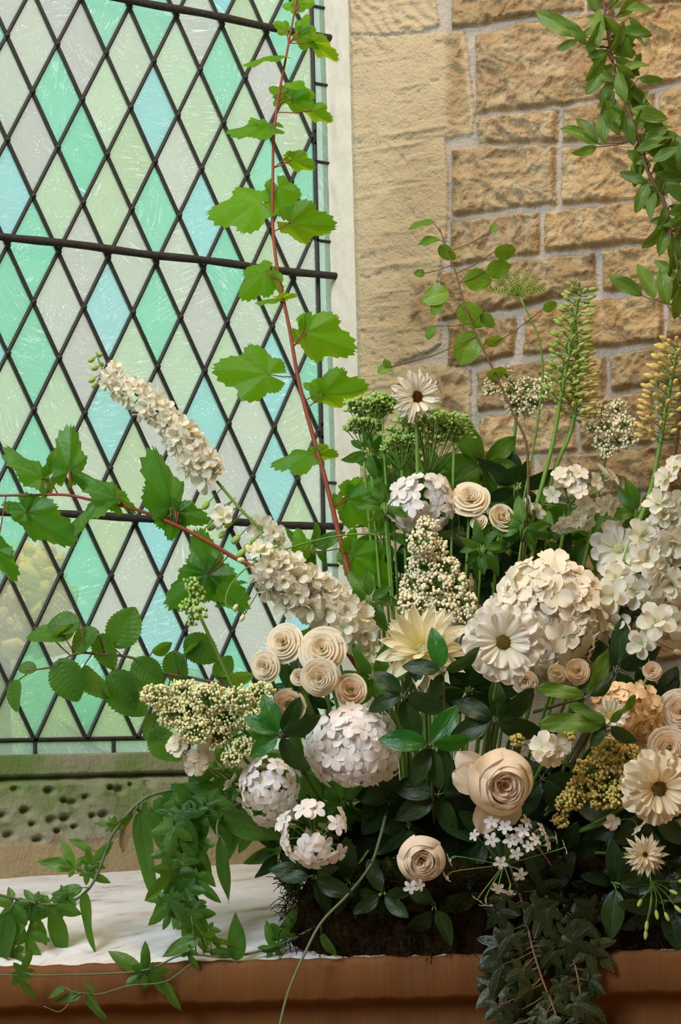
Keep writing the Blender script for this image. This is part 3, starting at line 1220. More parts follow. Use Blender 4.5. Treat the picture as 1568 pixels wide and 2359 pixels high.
L_VIB = [leaf_mb(0.78, prof_pow(.62, .75), 14, 6, 13, .05, .22, .22, .02, .06, 9, seed=i).mesh('leaf', M_VIB) for i in range(4)]
L_BIRCH = [leaf_mb(0.8, prof_pow(.62, .78), 14, 4, 11, .05, .15, .15, .03, seed=i).mesh('leaf', M_BIRCH) for i in range(3)]
L_PIERIS = [leaf_mb(0.39, prof_pow(.8, .75), 12, 4, 0, 0, .3, .15+.12*i, .03, twist=.3*(i-1), seed=i).mesh('leaf', M_PIERIS) for i in range(3)]
L_GLOSS = [leaf_mb(0.50, prof_pow(.72, .85), 12, 4, 0, 0, .22, .12+.1*i, .02, seed=i).mesh('leaf', M_GLOSS) for i in range(3)]
L_DARK = [leaf_mb(0.48, prof_pow(.72, .85), 12, 4, 0, 0, .22, .1+.15*i, .03, seed=i).mesh('leaf', M_DARKLEAF) for i in range(3)]
L_FILL = [leaf_mb(0.44, prof_pow(.75, .9), 12, 4, 0, 0, .3, .15+.15*i, .04, twist=.4*(i-1), seed=i).mesh('leaf', M_FILL) for i in range(3)]
L_LONG = [leaf_mb(0.22, prof_pow(.6, 1.1), 16, 3, 0, 0, .3, .05, .02, hook=.06*(i-1), twist=.3*(i-1), seed=i).mesh('leaf', M_JASP) for i in range(3)]
L_JOV = [leaf_mb(0.40, prof_pow(.6, 1.1), 14, 4, 0, 0, .25, .1, .03, seed=i).mesh('leaf', M_JASP) for i in range(3)]
L_ROSY = [leaf_mb(0.36, prof_pow(.7, .9), 14, 4, 0, 0, .25, .1, .03, seed=i).mesh('leaf', M_ROSY) for i in range(2)]
L_WAVY = [leaf_mb(0.34, prof_pow(.6, .6), 18, 4, 0, 0, .15, .1, .06, seed=i).mesh('leaf', M_PIERIS) for i in range(2)]


def petal_mb(L=1.0, W=0.5, prof=prof_pow(.5, .35), cup=0.3, curl=0.2, lift=0.0, wave=0.0, nu=8, nv=3, seed=0, r0=0.0, groove=0.0, w=0.5):
    rg = random.Random(seed)
    ph = rg.uniform(0, 6)
    m = MB()
    V, A = [], []
    for i in range(nu+1):
        t = i/nu
        tt = 0.03+0.955*t
        h = W*0.5*max(prof(tt), 0.08)
        for j in range(-nv, nv+1):
            s = j/nv
            x = s*h
            y = r0+t*L*(1-0.06*s*s*t)
            z = cup*x*x/max(W*.5, 1e-3) + lift*t - curl*t*t + wave*math.sin(s*5+ph)*t*t + groove*math.cos(s*math.pi*2)*t
            V.append((x, y, z))
            A.append((t, s, w))
    k = 2*nv+1
    m.add(V, [(i*k+j, i*k+j+1, (i+1)*k+j+1, (i+1)*k+j) for i in range(nu) for j in range(k-1)], A)
    return m


ROUND = prof_pow(.55, .3)


def floret(n, W, cup, lift, curl, wave, seed=0, eye=0.07, L=1.0, inner=0, tube=0.0, mats=None, prof=ROUND):
    rg = random.Random(seed)
    m = MB()
    for i in range(n):
        p = petal_mb(L*rg.uniform(.92, 1.05), W, prof, cup, curl*rg.uniform(.6, 1.4), lift, wave, 5, 2, seed*10+i, 0.05)
        m.merge(p, Matrix.Rotation(2*math.pi*(i+rg.uniform(-.08, .08))/n, 4, 'Z') @ Matrix.Translation((0, 0, 0.012*(i % 2))), 0)
    for i in range(inner):
        p = petal_mb(L*.55, W*.8, prof, cup, curl*.3, lift+.5, wave, 4, 2, seed*10+40+i, 0.03)
        m.merge(p, Matrix.Rotation(2*math.pi*(i+.5)/inner, 4, 'Z'), 0)
    if eye:
        m.ball((0, 0, 0.03+lift*.1), eye, 1)
    if tube:
        m.tube([(0, 0, 0.02), (0.02, 0, -tube*.5), (0.05, 0, -tube)], [0.07, 0.05, 0.05], 6, 1)
    return m


F_PHLOX = [floret(5, .70, .2, .05, .14, .06, i, .05, tube=1.2).mesh('floret', [M_PHLOX, M_BUDGR]) for i in range(3)]
F_HYD = [floret(4, 1.0, .3, .16, .14, .09, i, .06).mesh('floret', [M_HYD, M_BUDG]) for i in range(4)]
F_PEACH = [floret(4, .95, .3, .15, .1, .05, i, .07).mesh('floret', [M_PEACH, M_BUDO]) for i in range(3)]
F_LARK = [floret(5, .78, .3, .25, .1, .08, i, .06, inner=3, tube=.6).mesh('floret', [M_LARK, M_BUDG]) for i in range(4)]
F_STAR = [floret(5, .6, .2, .2, .2, .03, i, .09, tube=1.3).mesh('floret', [M_PHLOX, M_BUDGR]) for i in range(3)]
F_BACK = [floret(5, .8, .25, .25, .1, .03, i, .10, tube=.8).mesh('floret', [M_PW, M_BUDG]) for i in range(3)]

# ------------------------------------------------------------------ plants


def branch(name, label, cat, path, mat, leaves, kinds, group=None, n=40, petiole=1.6, lname='leaf', wf=1.0, ls=1.0):
    """path rows: px, py, depth, radius in px; leaf rows: px, py, angle, length px, tilt, roll, depth offset, kind"""
    P = crv(path, n)
    root = thing(name, label, cat, PT(*P[-1][:3]), group)
    m = MB()
    m.tube([PT(*p[:3]) for p in P], [S(max(.6, p[3]), p[2]) for p in P], 7)
    for row in leaves:
        px, py, ang, L = row[:4]
        tilt = row[4] if len(row) > 4 and row[4] is not None else rnd(-12, 22)
        roll = row[5] if len(row) > 5 and row[5] is not None else rnd(-25, 25)
        dz = row[6] if len(row) > 6 else 0.0
        km = kinds[row[7]] if len(row) > 7 else kinds[0]
        q = min(P, key=lambda p: (p[0]-px)**2+(p[1]-py)**2)
        i = P.index(q)
        q2 = P[min(i+1, len(P)-1)]
        dep = q[2]+dz
        b = PT(px, py, dep)
        d = math.hypot(q[0]-px, q[1]-py)
        if d > 3:
            mid = PT((px+q2[0])/2, (py+q2[1])/2+d*.04, (dep+q2[2])/2)
            m.tube([PT(*q2[:3]), mid, b], [S(petiole, dep)]*3, 5)
        put(lname, random.choice(km), root, frame_leaf(b, ang, S(L*ls, dep), tilt, roll, wf))
    m.build('stem', mat, root)
    return root


def dep_path(pts, d0, d1, r0, r1):
    n = len(pts)-1
    return [(x, y, d0+(d1-d0)*i/n, r0+(r1-r0)*i/n) for i, (x, y) in enumerate(pts)]


def stem_to(m, p, dep, base=None, r=4, sag=0.0):
    """stem from a flower at image point p back into the moss mound"""
    b = base or (1000+(p[0]-1000)*0.45, 1960, 2.86)
    b0 = PT(*b)
    a = PT(p[0], p[1], dep)
    mid = PT(p[0]*.55+b[0]*.45, p[1]*.5+b[1]*.5, max(dep, b[2])*.6+min(dep, b[2])*.4)
    pts = crv([tuple(a), tuple(mid), tuple(b0)], 12)
    m.tube(pts, S(r, dep), 6)
    return b0


def BASE(p):
    return PT(1000+(p[0]-1000)*0.45, 1960, 2.86)


# 1 tall currant-leaved branch ----------------------------------------------
tall = dep_path([(690, -40), (672, 60), (655, 150), (640, 230), (630, 320), (628, 410), (627, 500), (633, 580), (645, 660), (665, 750),
                 (682, 850), (700, 930), (722, 1010), (745, 1090), (765, 1170), (785, 1250), (800, 1310), (830, 1400), (900, 1640), (960, 1900)], 3.12, 2.9, 2.2, 7)
branch('tall_leafy_branch', 'tall upright red stemmed branch of lobed bright green leaves before the window', 'branch', tall, M_REDSTEM, [
    (690, 8, 60, 60), (690, 12, 175, 45), (660, 70, 150, 38), (692, 80, -28, 62), (690, 70, 70, 45), (640, 128, 186, 92, 5, 72), (722, 96, -48, 78, 0, 62),
    (652, 215, 150, 42), (650, 222, 230, 30), (668, 205, -8, 64), (672, 228, -35, 66, 0, 30), (716, 255, -40, 58, 0, 40), (622, 290, 178, 112, 5, 55), (618, 286, 150, 50, 0, 60),
    (672, 368, -28, 62, 0, 40), (660, 362, 10, 30, 0, 60), (600, 466, 186, 138, 5, 28), (640, 430, -68, 92, 10, 0), (668, 512, -14, 112, 10, 30),
    (612, 628, 222, 92, 5, 10), (625, 632, -75, 56, 0, 52), (640, 688, 178, 58, 0, 78), (642, 690, -3, 48, 0, 74), (706, 765, -28, 128, 10, 20), (700, 760, 60, 50, 0, 50),
    (616, 862, 172, 140, 5, 8), (744, 906, -6, 112, 5, 35), (740, 900, 150, 50, 0, 40), (716, 1046, 176, 100, 5, 52), (724, 1046, -18, 60, 0, 42),
    (800, 1150, -36, 118, 5, 10), (798, 1140, 40, 60, 0, 30), (814, 1280, -40, 120, 5, 10), (806, 1270, 70, 60, 0, 40), (700, 1270, 95, 60, 0, 30)], [L_NINE], n=80, petiole=1.5, wf=.80, ls=.9)

# 2 arching vine-leaved branch ---------------------------------------------
arch = dep_path([(-60, 1142), (60, 1141), (150, 1140), (220, 1154), (300, 1170), (370, 1195), (430, 1222), (490, 1255), (540, 1285), (620, 1330), (760, 1450), (920, 1700), (990, 1900)], 2.86, 2.9, 2.6, 6.5)
branch('arching_leafy_branch', 'brown branch arching left across the panes with broad toothed leaves', 'branch', arch, M_REDSTEM, [
    (98, 1100, 128, 112, 0, 58), (110, 1095, 60, 50, 0, 60), (158, 1086, 82, 105, 5, 25), (160, 1080, -70, 55, 0, 50), (268, 1148, 135, 104, 0, 48), (268, 1140, -60, 60, 0, 60),
    (62, 1182, -38, 128, 10, 20), (60, 1180, 150, 60, 0, 30), (236, 1152, 205, 110, 0, 66), (392, 1168, 96, 140, 5, 42), (404, 1182, -100, 66, 0, -10), (404, 1178, 165, 70, 0, 0), (410, 1180, -20, 74, 0, 10),
    (478, 1318, 104, 100, 10, 0), (474, 1322, 218, 116, 12, 6), (480, 1326, -50, 118, 5, 20), (-8, 1266, -72, 84, 0, 30)], [L_GRAPE], n=60, wf=.74)

# 3 pleated-leaf branch (viburnum) ------------------------------------------
vib = dep_path([(60, 1545), (125, 1535), (173, 1506), (240, 1508), (306, 1516), (352, 1546), (430, 1560), (520, 1580), (620, 1620), (800, 1750), (930, 1900)], 2.82, 2.9, 2.0, 5)
branch('pleated_leaf_branch', 'low branch with pleated oval leaves reaching left over the sill', 'branch', vib, M_TWIG, [
    (150, 1470, 170, 90, 0, 55), (186, 1442, 172, 78, 0, 30), (226, 1452, 215, 84, 0, 40), (262, 1492, 62, 104, 0, 5), (236, 1458, -80, 92, 0, 35), (136, 1518, -66, 106, 10, 0),
    (194, 1532, -62, 98, 0, 40), (258, 1545, -58, 128, 5, 15), (308, 1520, -42, 90, 10, 0), (302, 1545, -95, 92, 0, 45), (402, 1498, -85, 84, 0, 20), (428, 1466, -40, 92, 0, 0), (350, 1502, 18, 50, 0, 40),
    (496, 1562, 52, 62, 0, 10), (498, 1556, -8, 92, 0, 55), (396, 1650, 214, 86, 0, 20), (352, 1676, -54, 100, 5, 20), (44, 1566, -105, 76, 0, 45), (84, 1542, 172, 44, 0, 30), (120, 1468, 20, 60, 0, 45),
    (420, 1512, 30, 60, 0, 50), (540, 1600, -30, 80, 0, 40)], [L_VIB], n=50)


# 4 larkspur spikes ----------------------------------------------------------
def spike(name, label, path, flo, n, r0, r1, jit, t0, t1, buds=(), budmat=M_BUDGR, stemmat=M_STEM, group=None, extra=(), fname='floret', back=0.5):
    P = crv(path, 60)
    root = thing(name, label, 'flower', PT(*P[-1][:3]), group)
    m = MB()
    m.tube([PT(*p[:3]) for p in P], [S(p[3], p[2]) for p in P], 7)
    for k in range(n):
        t = t0+(t1-t0)*(k+rnd(-.3, .3))/n
        p = P[min(60, max(0, int(t*60)))]
        c = PT(*p[:3])
        a = k*2.399
        tan = (PT(*P[min(60, int(t*60)+2)][:3])-c)
        tan = tan.normalized() if tan.length > 1e-6 else UP
        side = tan.orthogonal().normalized()
        b = tan.cross(side)
        d = side*math.cos(a)+b*math.sin(a) - tan*0.15
        if d.dot(FW) > back:
            d = d-FW*1.1
        d.normalize()
        q = c+d*S(jit*rnd(.45, 1.3), p[2])
        r = r0+(r1-r0)*(k/n)
        m.tube([c, q-d*S(4)], S(1.4, p[2]), 4)
        put(fname, random.choice(flo), root, frame_dir(q, d-FW*.35, S(r*rnd(.85, 1.15), p[2]), rnd(0, 6)))
    for (x, y, r, dz) in extra:
        q = PT(x, y, P[30][2]+dz)
        near = min(P, key=lambda p: (p[0]-x)**2+(p[1]-y)**2)
        m.tube([PT(*near[:3]), q+FW*S(5)], S(1.6), 4)
        put(fname, random.choice(flo), root, frame_face(q, rnd(-.6, .6), rnd(-.6, .5), S(r), rnd(0, 6)))
    if buds:
        bm = MB()
        bm.ball((0, 0, 0.4), 0.5, n=8, m=6, squash=1.5)
        bme = bm.mesh('bud', budmat)
        for (x, y, r) in buds:
            near = min(P, key=lambda p: (p[0]-x)**2+(p[1]-y)**2)
            q = PT(x, y, near[2]+rnd(-.01, .01))
            c = PT(*near[:3])
            d = (q-c) if (q-c).length > 1e-5 else UP
            m.tube([c-(q-c)*.1, q+(q-c)*.1], S(1.3, near[2]), 4)
            put('bud', bme, root, frame_dir(q, d, S(r, near[2])))
    m.build('stem', stemmat, root)
    return root


sp1 = dep_path([(222, 812), (236, 850), (270, 880), (335, 925), (395, 980), (448, 1050), (500, 1110), (560, 1180), (620, 1235), (700, 1300), (800, 1420), (930, 1650), (1000, 1880)], 2.95, 2.9, 2.0, 5)
spike('white_larkspur', 'long white larkspur spike leaning left across the panes with a budded tip', sp1, F_LARK, 52, 20, 32, 22, 0.135, 0.50,
      buds=[(214, 826, 14), (228, 818, 13), (222, 846, 15), (240, 862, 16), (216, 872, 14), (250, 850, 14), (222, 884, 13), (255, 884, 16), (232, 838, 12),
            (478, 1160, 16), (492, 1210, 16), (530, 1205, 15), (548, 1238, 18), (575, 1255, 17), (515, 1228, 14), (590, 1240, 16), (560, 1270, 18), (608, 1262, 15), (470, 1220, 13), (640, 1268, 16), (505, 1172, 14)],
      extra=[(512, 1188, 30, -.02), (600, 1215, 34, 0), (640, 1250, 30, 0), (500, 1195, 26, .01), (630, 1225, 26, -.01), (655, 1275, 30, -.01)])
sp2 = dep_path([(585, 1290), (640, 1325), (690, 1350), (740, 1385), (790, 1430), (840, 1500), (930, 1700), (1000, 1900)], 2.78, 2.88, 3, 5)
spike('white_larkspur', 'broad ruffled white larkspur spike just above the cluster of spray roses', sp2, F_LARK, 44, 30, 42, 36, 0.06, 0.66,
      buds=[(575, 1270, 15), (600, 1268, 16), (560, 1290, 13), (620, 1280, 16), (545, 1395, 12), (560, 1420, 12)], budmat=M_BUDG,
      extra=[(660, 1395, 36, -.03), (640, 1350, 34, -.02), (700, 1330, 36, -.02), (740, 1360, 36, -.02), (800, 1400, 36, -.02), (790, 1445, 36, -.03), (840, 1460, 34, -.01), (850, 1500, 32, 0), (860, 1540, 30, .01)])


# 5 roses ------------------------------------------------------------------
def rose_shells(mat, globe=False):
    """petals from the tight heart outwards, one mesh pair per ring: (radius, rim height, petals, drop, closing)"""
    if globe:
        rings = [(0.13, .58, 3, .3, 0), (0.23, .57, 4, .3, 0), (0.33, .55, 5, .3, 0), (0.44, .53, 5, .3, 0), (0.74, .57, 4, 1, .29), (0.86, .52, 4, 1, .28), (0.97, .43, 5, 1, .25)]
    else:
        rings = [(0.15, .46, 3, .3, 0), (0.25, .45, 4, .28, 0), (0.36, .42, 5, .28, 0), (0.48, .37, 5, .28, 0), (0.61, .30, 5, .28, 0), (0.75, .21, 5, .28, 0), (0.89, .09, 5, .28, 0), (1.03, -.06, 5, .25, 0)]
    out = []
    for k, (R, H, n, drop, c) in enumerate(rings):
        vs = []
        for sd in range(2):
            rg = random.Random(k*5+sd)
            m = MB()
            V, A = [], []
            nu, nv = 10, 6
            ph = rg.uniform(0, 6)
            span = math.pi/n*1.5
            for i in range(nu+1):
                t = i/nu
                for j in range(-nv, nv+1):
                    s = j/nv
                    top = 1-0.14*abs(s)**3 + 0.05*math.sin(s*4+ph)
                    if c:
                        rho = R*math.sin(math.pi*(.08+(.42+c)*t)) + R*.05*t**10
                        z = -0.70+(H+0.70)*(t**.9)*top
                    else:
                        rho = R*(.42+.58*t**.75) + .05*R*t**6
                        z = H-drop+drop*(t**1.1)*top - .10*R*t**6
                    rho += .035*s*(1 if sd else -1)
                    ang = s*span*(0.6+0.4*math.sin(min(1, t*1.4)*math.pi/2))
                    V.append((rho*math.sin(ang), rho*math.cos(ang), z))
                    A.append((0.15+0.85*min(1, (.35+.65*t)*(.35+.85*R)), s, 0.5))
            q = 2*nv+1
            m.add(V, [(i*q+j, i*q+j+1, (i+1)*q+j+1, (i+1)*q+j) for i in range(nu) for j in range(q-1)], A)
            vs.append(m.mesh('petal', mat))
        out.append((vs, n))
    return out


R_CREAM, R_BLUSH, R_GLOBE = rose_shells(M_ROSE), rose_shells(M_BLUSH), rose_shells(M_BLUSH, True)
SEPAL = leaf_mb(0.3, prof_pow(.4, .9), 8, 2, 0, 0, .2, .3, .02).mesh('sepal', M_FILL)


def rose(label, x, y, r, dep, sx=0, sy=0, shells=None, upto=8, group=None, guards=(), name='rose'):
    shells = shells or R_CREAM
    root = thing(name, label, 'flower', BASE((x, y)), group)
    M = frame_face(PT(x, y, dep), sx, sy, S(r, dep)*(1.0 if upto > 7 or shells is R_GLOBE else 1.12 if upto > 6 else 1.35), rnd(0, 6))
    for k, (vs, n) in enumerate(shells[:upto]):
        for i in range(n):
            put('petal', random.choice(vs), root, M @ Matrix.Translation((rnd(-.025, .025), rnd(-.025, .025), rnd(-.03, .03))) @ Matrix.Rotation(2*math.pi*(i+k*.37+rnd(-.12, .12))/n, 4, 'Z') @ Matrix.Rotation(rnd(-.06, .06), 4, 'X'))
    for (ang, L, W) in guards:
        pm = petal_mb(1, W, ROUND, .4, .25, .1, .05, 8, 4, int(L)).mesh('petal', shells[0][0][0].materials[0])
        put('petal', pm, root, frame_leaf(PT(x, y, dep+.02), ang, S(L, dep), 5, rnd(-15, 15)))
    for i in range(5):
        put('sepal', SEPAL, root, M @ Matrix.Translation((0, 0, -.4)) @ Matrix.Rotation(2*math.pi*i/5, 4, 'Z') @ Matrix.Scale(.8, 4))
    m = MB()
    stem_to(m, (x, y), dep+S(r)*.35, r=4)
    m.build('stem', M_STEM, root)
    return root


G_SPRAY = 'cream spray roses'
rose('pale cream rose high in the cluster under the larkspur', 655, 1482, 46, 2.76, -.4, .3, upto=7)
rose('open cream spray rose, upper of the pair at the middle left', 742, 1498, 54, 2.74, -.1, .3, upto=7)
rose('round cream spray rose with tight spiral heart, lower of the pair', 737, 1560, 44, 2.70, 0, -.05, upto=7)
rose('small cream rose at the left end of the cluster, over the creamy panicle', 612, 1535, 36, 2.75, -.5, 0, upto=7)
rose('folded peach cream rose behind the left leaf rosette', 668, 1622, 48, 2.76, -.2, -.2, R_BLUSH, upto=5)
rose('half open peach rose above the white phlox ball', 806, 1592, 44, 2.75, .1, .3, R_BLUSH, upto=5)
rose('little cream rose bud between the spray roses', 690, 1562, 24, 2.75, -.2, .2, upto=5)
rose('large blush garden rose with deep cupped heart and loose left petals', 1152, 1802, 80, 2.64, .22, -.12, R_GLOBE, upto=7, guards=[(150, 120, .62), (172, 112, .7), (-112, 128, .5), (-75, 105, .6)], name='garden_rose')
rose('cupped cream garden rose hanging low above the moss', 970, 1978, 58, 2.66, 0, -.15, R_GLOBE, name='garden_rose')
rose('tiny cream rose bud under the white zinnia', 1283, 1552, 26, 2.72, 0, .1, upto=5)
rose('small peach cream rose beside the tiny bud under the hydrangea', 1328, 1547, 34, 2.72, .1, .1, R_BLUSH, upto=5)
rose('shaded cream rose tucked below the white zinnia', 1208, 1568, 34, 2.76, 0, -.2, R_BLUSH, upto=5)
rose('cream ruffled rose behind the tall white phlox', 1082, 1150, 46, 2.93, 0, .7, upto=7)
rose('cream rose bud leaning right below the ruffled one', 1152, 1196, 40, 2.92, .4, .5, upto=5)
rose('small cream bud left of the leaning rose bud', 1105, 1206, 24, 2.92, -.5, .5, upto=5)
rose('peach rose at the right frame edge among peach florets', 1540, 1722, 48, 2.68, -.1, -.1, R_BLUSH, upto=7)
rose('pale rose half hidden at the right edge above the peach one', 1566, 1640, 52, 2.74, -.1, .1, R_BLUSH, upto=7)
rose('small peach rose below the dark leaf at the right', 1500, 1545, 26, 2.74, 0, 0, R_BLUSH, upto=5)


# 6 daisy-form flowers ---------------------------------------------------------
def daisy(name, label, x, y, r, dep, sx, sy, mat, layers, disc, dmat, prof=ROUND, cup=.25, wave=.04, bud=None):
    root = thing(name, label, 'flower', BASE((x, y)))
    M = frame_face(PT(x, y, dep), sx, sy, S(r, dep), rnd(0, 6))
    for li, (n, L, W, lift, curl) in enumerate(layers):
        ms = [petal_mb(L, W, prof, cup, curl, lift, wave, 8, 4, li*9+i, disc*.7, .02).mesh('petal', mat) for i in range(3)]
        for i in range(n):
            put('petal', random.choice(ms), root, M @ Matrix.Translation((0, 0, .05*li)) @ Matrix.Rotation(2*math.pi*(i+.5*(li % 2)+rnd(-.14, .14))/n, 4, 'Z') @ Matrix.Rotation(rnd(-.1, .1), 4, 'X') @ Matrix.Scale(rnd(.9, 1.06), 4))
    m = MB()
    m.ball((0, 0, .06), disc, n=14, m=8, squash=.5)
    o = m.build('flower_disc', dmat, root)
    o.matrix_basis = M
    m = MB()
    for i in range(70):
        a, q = i*2.4, disc*.95*math.sqrt(i/70)
        m.ball((q*math.cos(a), q*math.sin(a), .06+disc*.5*math.sqrt(max(0, 1-(q/disc)**2))), disc*.12, n=5, m=3, squash=1.6)
    c2 = put('stamen_ring', m.mesh('stamen_ring', dmat), o)
    c2.matrix_parent_inverse = Matrix.Identity(4)
    m = MB()
    stem_to(m, (x, y), dep+.012, r=4.5)
    m.build('stem', M_STEM, root)
    for i in range(6):
        put('sepal', SEPAL, root, M @ Matrix.Translation((0, 0, -.1)) @ Matrix.Rotation(i*1.05, 4, 'Z') @ Matrix.Scale(.45, 4))
    return root


POINT = prof_pow(.7, .75)
daisy('dahlia', 'pointed petalled white dahlia with a green leaf across its face', 975, 1500, 104, 2.74, -.25, .55, M_DAHL,
      [(13, 1.0, .34, .1, .05), (12, .88, .32, .35, .05), (10, .7, .28, .6, 0), (8, .5, .24, .9, 0)], .16, M_BUDG, POINT, .5, .02)
daisy('zinnia', 'round white zinnia with frilled petals and olive centre beside the hydrangea', 1158, 1480, 86, 2.64, -.05, .12, M_PW,
      [(11, .95, .62, .12, .16), (11, .84, .56, .2, .12), (9, .62, .42, .3, .05)], .22, M_DISC, prof_pow(.7, .16), .2, .10)
daisy('zinnia', 'white zinnia standing highest against the stone with brown eye', 958, 915, 56, 2.92, .35, .1, M_PW,
      [(15, .95, .3, .15, .15), (13, .8, .3, .3, .1), (8, .5, .25, .45, .05)], .26, M_DISCB, prof_pow(.6, .25), .3, .05)
daisy('zinnia', 'white zinnia with tan eye at the right edge, low', 1515, 1815, 82, 2.62, .1, -.05, M_CREAM,
      [(11, .95, .56, .1, .2), (11, .82, .5, .2, .12), (8, .55, .36, .4, 0)], .24, M_DISC, prof_pow(.7, .18), .25, .10)
daisy('zinnia', 'small frilly cream zinnia low above the dark basket corner', 1485, 1970, 52, 2.64, -.1, .35, M_CREAM,
      [(16, .95, .2, .05, .1), (15, .82, .2, .25, .1), (12, .62, .18, .5, .05), (9, .4, .16, .8, 0)], .16, M_DISC, POINT, .4, .03)
daisy('daisy', 'half shut small white daisy with yellow eye among leaves', 1405, 1650, 40, 2.66, .1, .35, M_PW,
      [(12, .95, .28, .35, .05), (9, .75, .26, .55, 0)], .24, M_BUDO, POINT, .4, .02)
daisy('scabious', 'loose pale white flower behind the right delphinium', 1425, 1265, 66, 2.95, -.2, .3, M_PW,
      [(9, .98, .6, .12, .1), (8, .7, .5, .3, .05)], .18, M_BUDG, prof_pow(.6, .2), .3, .08)


# 7 heads of florets -----------------------------------------------------------
def head(name, label, x, y, rx, ry, dep, flo, n, fr, thick=.8, mat_stem=M_STEM, stalks=True, cover=1.0, pts=None, tight=1.0, group=None, cat='flower'):
    root = thing(name, label, cat, BASE((x, y)), group)
    c = PT(x, y, dep)
    m = MB()
    hub = PT(x, y+ry*.25, dep+S(max(rx, ry))*thick*.6)
    for k in range(n):
        if pts:
            px, py = pts[k % len(pts)]
            u, v = (px-x)/rx, (py-y)/ry
        else:
            q = math.sqrt((k+.5)/n)*cover
            a = k*2.39996
            u, v = q*math.cos(a)+rnd(-.06, .06), q*math.sin(a)+rnd(-.06, .06)
        zz = math.sqrt(max(0, 1-min(1, u*u+v*v)))
        nrm = (RT*u - UP*v - FW*(zz*.9+.12)).normalized()
        p = c + RT*S(rx*u, dep) - UP*S(ry*v, dep) - FW*S(max(rx, ry)*thick*zz, dep)*rnd(.72, 1.1)
        nrm = (nrm+Vector((rnd(-.3, .3), rnd(-.3, .3), rnd(-.3, .3)))).normalized()
        put('floret', random.choice(flo), root, frame_dir(p, nrm, S(fr*rnd(.85, 1.15), dep), rnd(0, 6)))
        if stalks:
            m.tube(crv([tuple(hub), tuple(p-nrm*S(fr*1.2, dep)), tuple(p-nrm*S(2))], 5), S(1.6, dep), 4)
    stem_to(m, (x, y+ry*.2), dep+S(max(rx, ry))*thick*.6, r=4.5)
    m.build('stem', mat_stem, root)
    return root


head('hydrangea', 'big creamy white mophead hydrangea behind the round zinnia', 1262, 1432, 128, 142, 2.82, F_HYD, 98, 38, .75)
head('phlox', 'large white phlox ball between two rosettes of dark leaves', 815, 1722, 108, 96, 2.74, F_PHLOX, 40, 33, .7)
head('phlox', 'white phlox cluster lower left beside the hanging vine', 622, 1820, 68, 78, 2.74, F_PHLOX, 20, 29, .5, pts=[(575, 1780), (560, 1820), (585, 1840), (575, 1870), (610, 1850), (640, 1760), (660, 1765), (670, 1800), (645, 1840), (680, 1830), (620, 1885), (600, 1800), (590, 1755), (650, 1885), (560, 1790), (635, 1790), (665, 1860), (605, 1895), (625, 1830), (680, 1770)])
head('phlox', 'white phlox with open green stalks hanging lowest above the moss', 722, 1925, 78, 78, 2.68, F_PHLOX, 15, 30, .45, pts=[(650, 1890), (655, 1930), (665, 1960), (720, 1985), (755, 1975), (780, 1965), (725, 1860), (715, 1940), (690, 1975), (775, 1895), (790, 1885), (700, 1955), (745, 1945), (655, 1905), (700, 1860)])
head('phlox', 'white phlox high at the back under the green seed heads', 972, 1158, 70, 66, 2.93, F_PHLOX, 22, 30, .6, pts=[(920, 1125), (945, 1105), (975, 1098), (1005, 1105), (1030, 1130), (1035, 1165), (1020, 1200), (990, 1215), (925, 1180), (912, 1200), (935, 1205), (960, 1195), (1005, 1165), (1030, 1190), (915, 1150), (950, 1130), (1000, 1130), (1010, 1215), (925, 1212), (945, 1160), (1040, 1145), (985, 1180)])
head('hydrangea', 'peach tinted hydrangea cluster towards the right edge', 1445, 1645, 78, 72, 2.74, F_PEACH, 34, 28, .6)
head('hydrangea', 'lone spray of four petalled white florets right of the garden rose', 1268, 1722, 26, 30, 2.64, F_HYD, 4, 36, .4, pts=[(1262, 1745), (1285, 1715), (1248, 1718), (1275, 1740)])
head('dianthus', 'drooping spray of tiny white starry flowers under the garden rose', 1160, 1965, 120, 110, 2.66, F_STAR, 24, 17, .3, pts=[(1090, 1920), (1130, 1890), (1172, 1932), (1200, 1910), (1230, 1930), (1252, 1920), (1300, 1952), (1150, 1982), (1145, 2042), (1195, 2010), (1100, 2072), (1170, 2052), (1035, 1980), (1028, 2020), (1120, 2085), (1210, 1890), (1185, 1960), (1260, 1945), (1280, 1930), (1245, 1905), (1130, 1930), (1160, 1900), (1215, 1945), (1190, 1925)])
head('dianthus', 'pair of tiny white flowers below the low garden rose', 955, 2042, 30, 20, 2.65, F_STAR, 2, 18, .3, pts=[(945, 2042), (965, 2038)])
head('white_blossom', 'airy spray of small white blossoms in front of the jamb stones', 1310, 1145, 110, 75, 2.93, F_BACK, 22, 23, .2, pts=[(1300, 1105), (1288, 1092), (1220, 1162), (1210, 1182), (1238, 1175), (1380, 1165), (1300, 1200), (1330, 1130), (1410, 1100), (1370, 1110), (1360, 1172), (1395, 1160), (1316, 1118), (1285, 1215), (1310, 1215), (1405, 1170), (1340, 1160), (1350, 1205), (1270, 1140), (1325, 1195), (1330, 1090), (1390, 1090)])
head('hydrangea', 'few flat white florets beside the creamy panicle at the sill corner', 450, 1742, 70, 50, 2.76, F_HYD, 6, 27, .2, pts=[(402, 1712), (412, 1722), (455, 1752), (468, 1742), (448, 1765), (528, 1800)])
head('delphinium_floret_spray', 'loose white florets hanging under the peach cluster', 1400, 1890, 50, 20, 2.7, F_HYD, 2, 22, .2, pts=[(1408, 1892), (1470, 1905)])

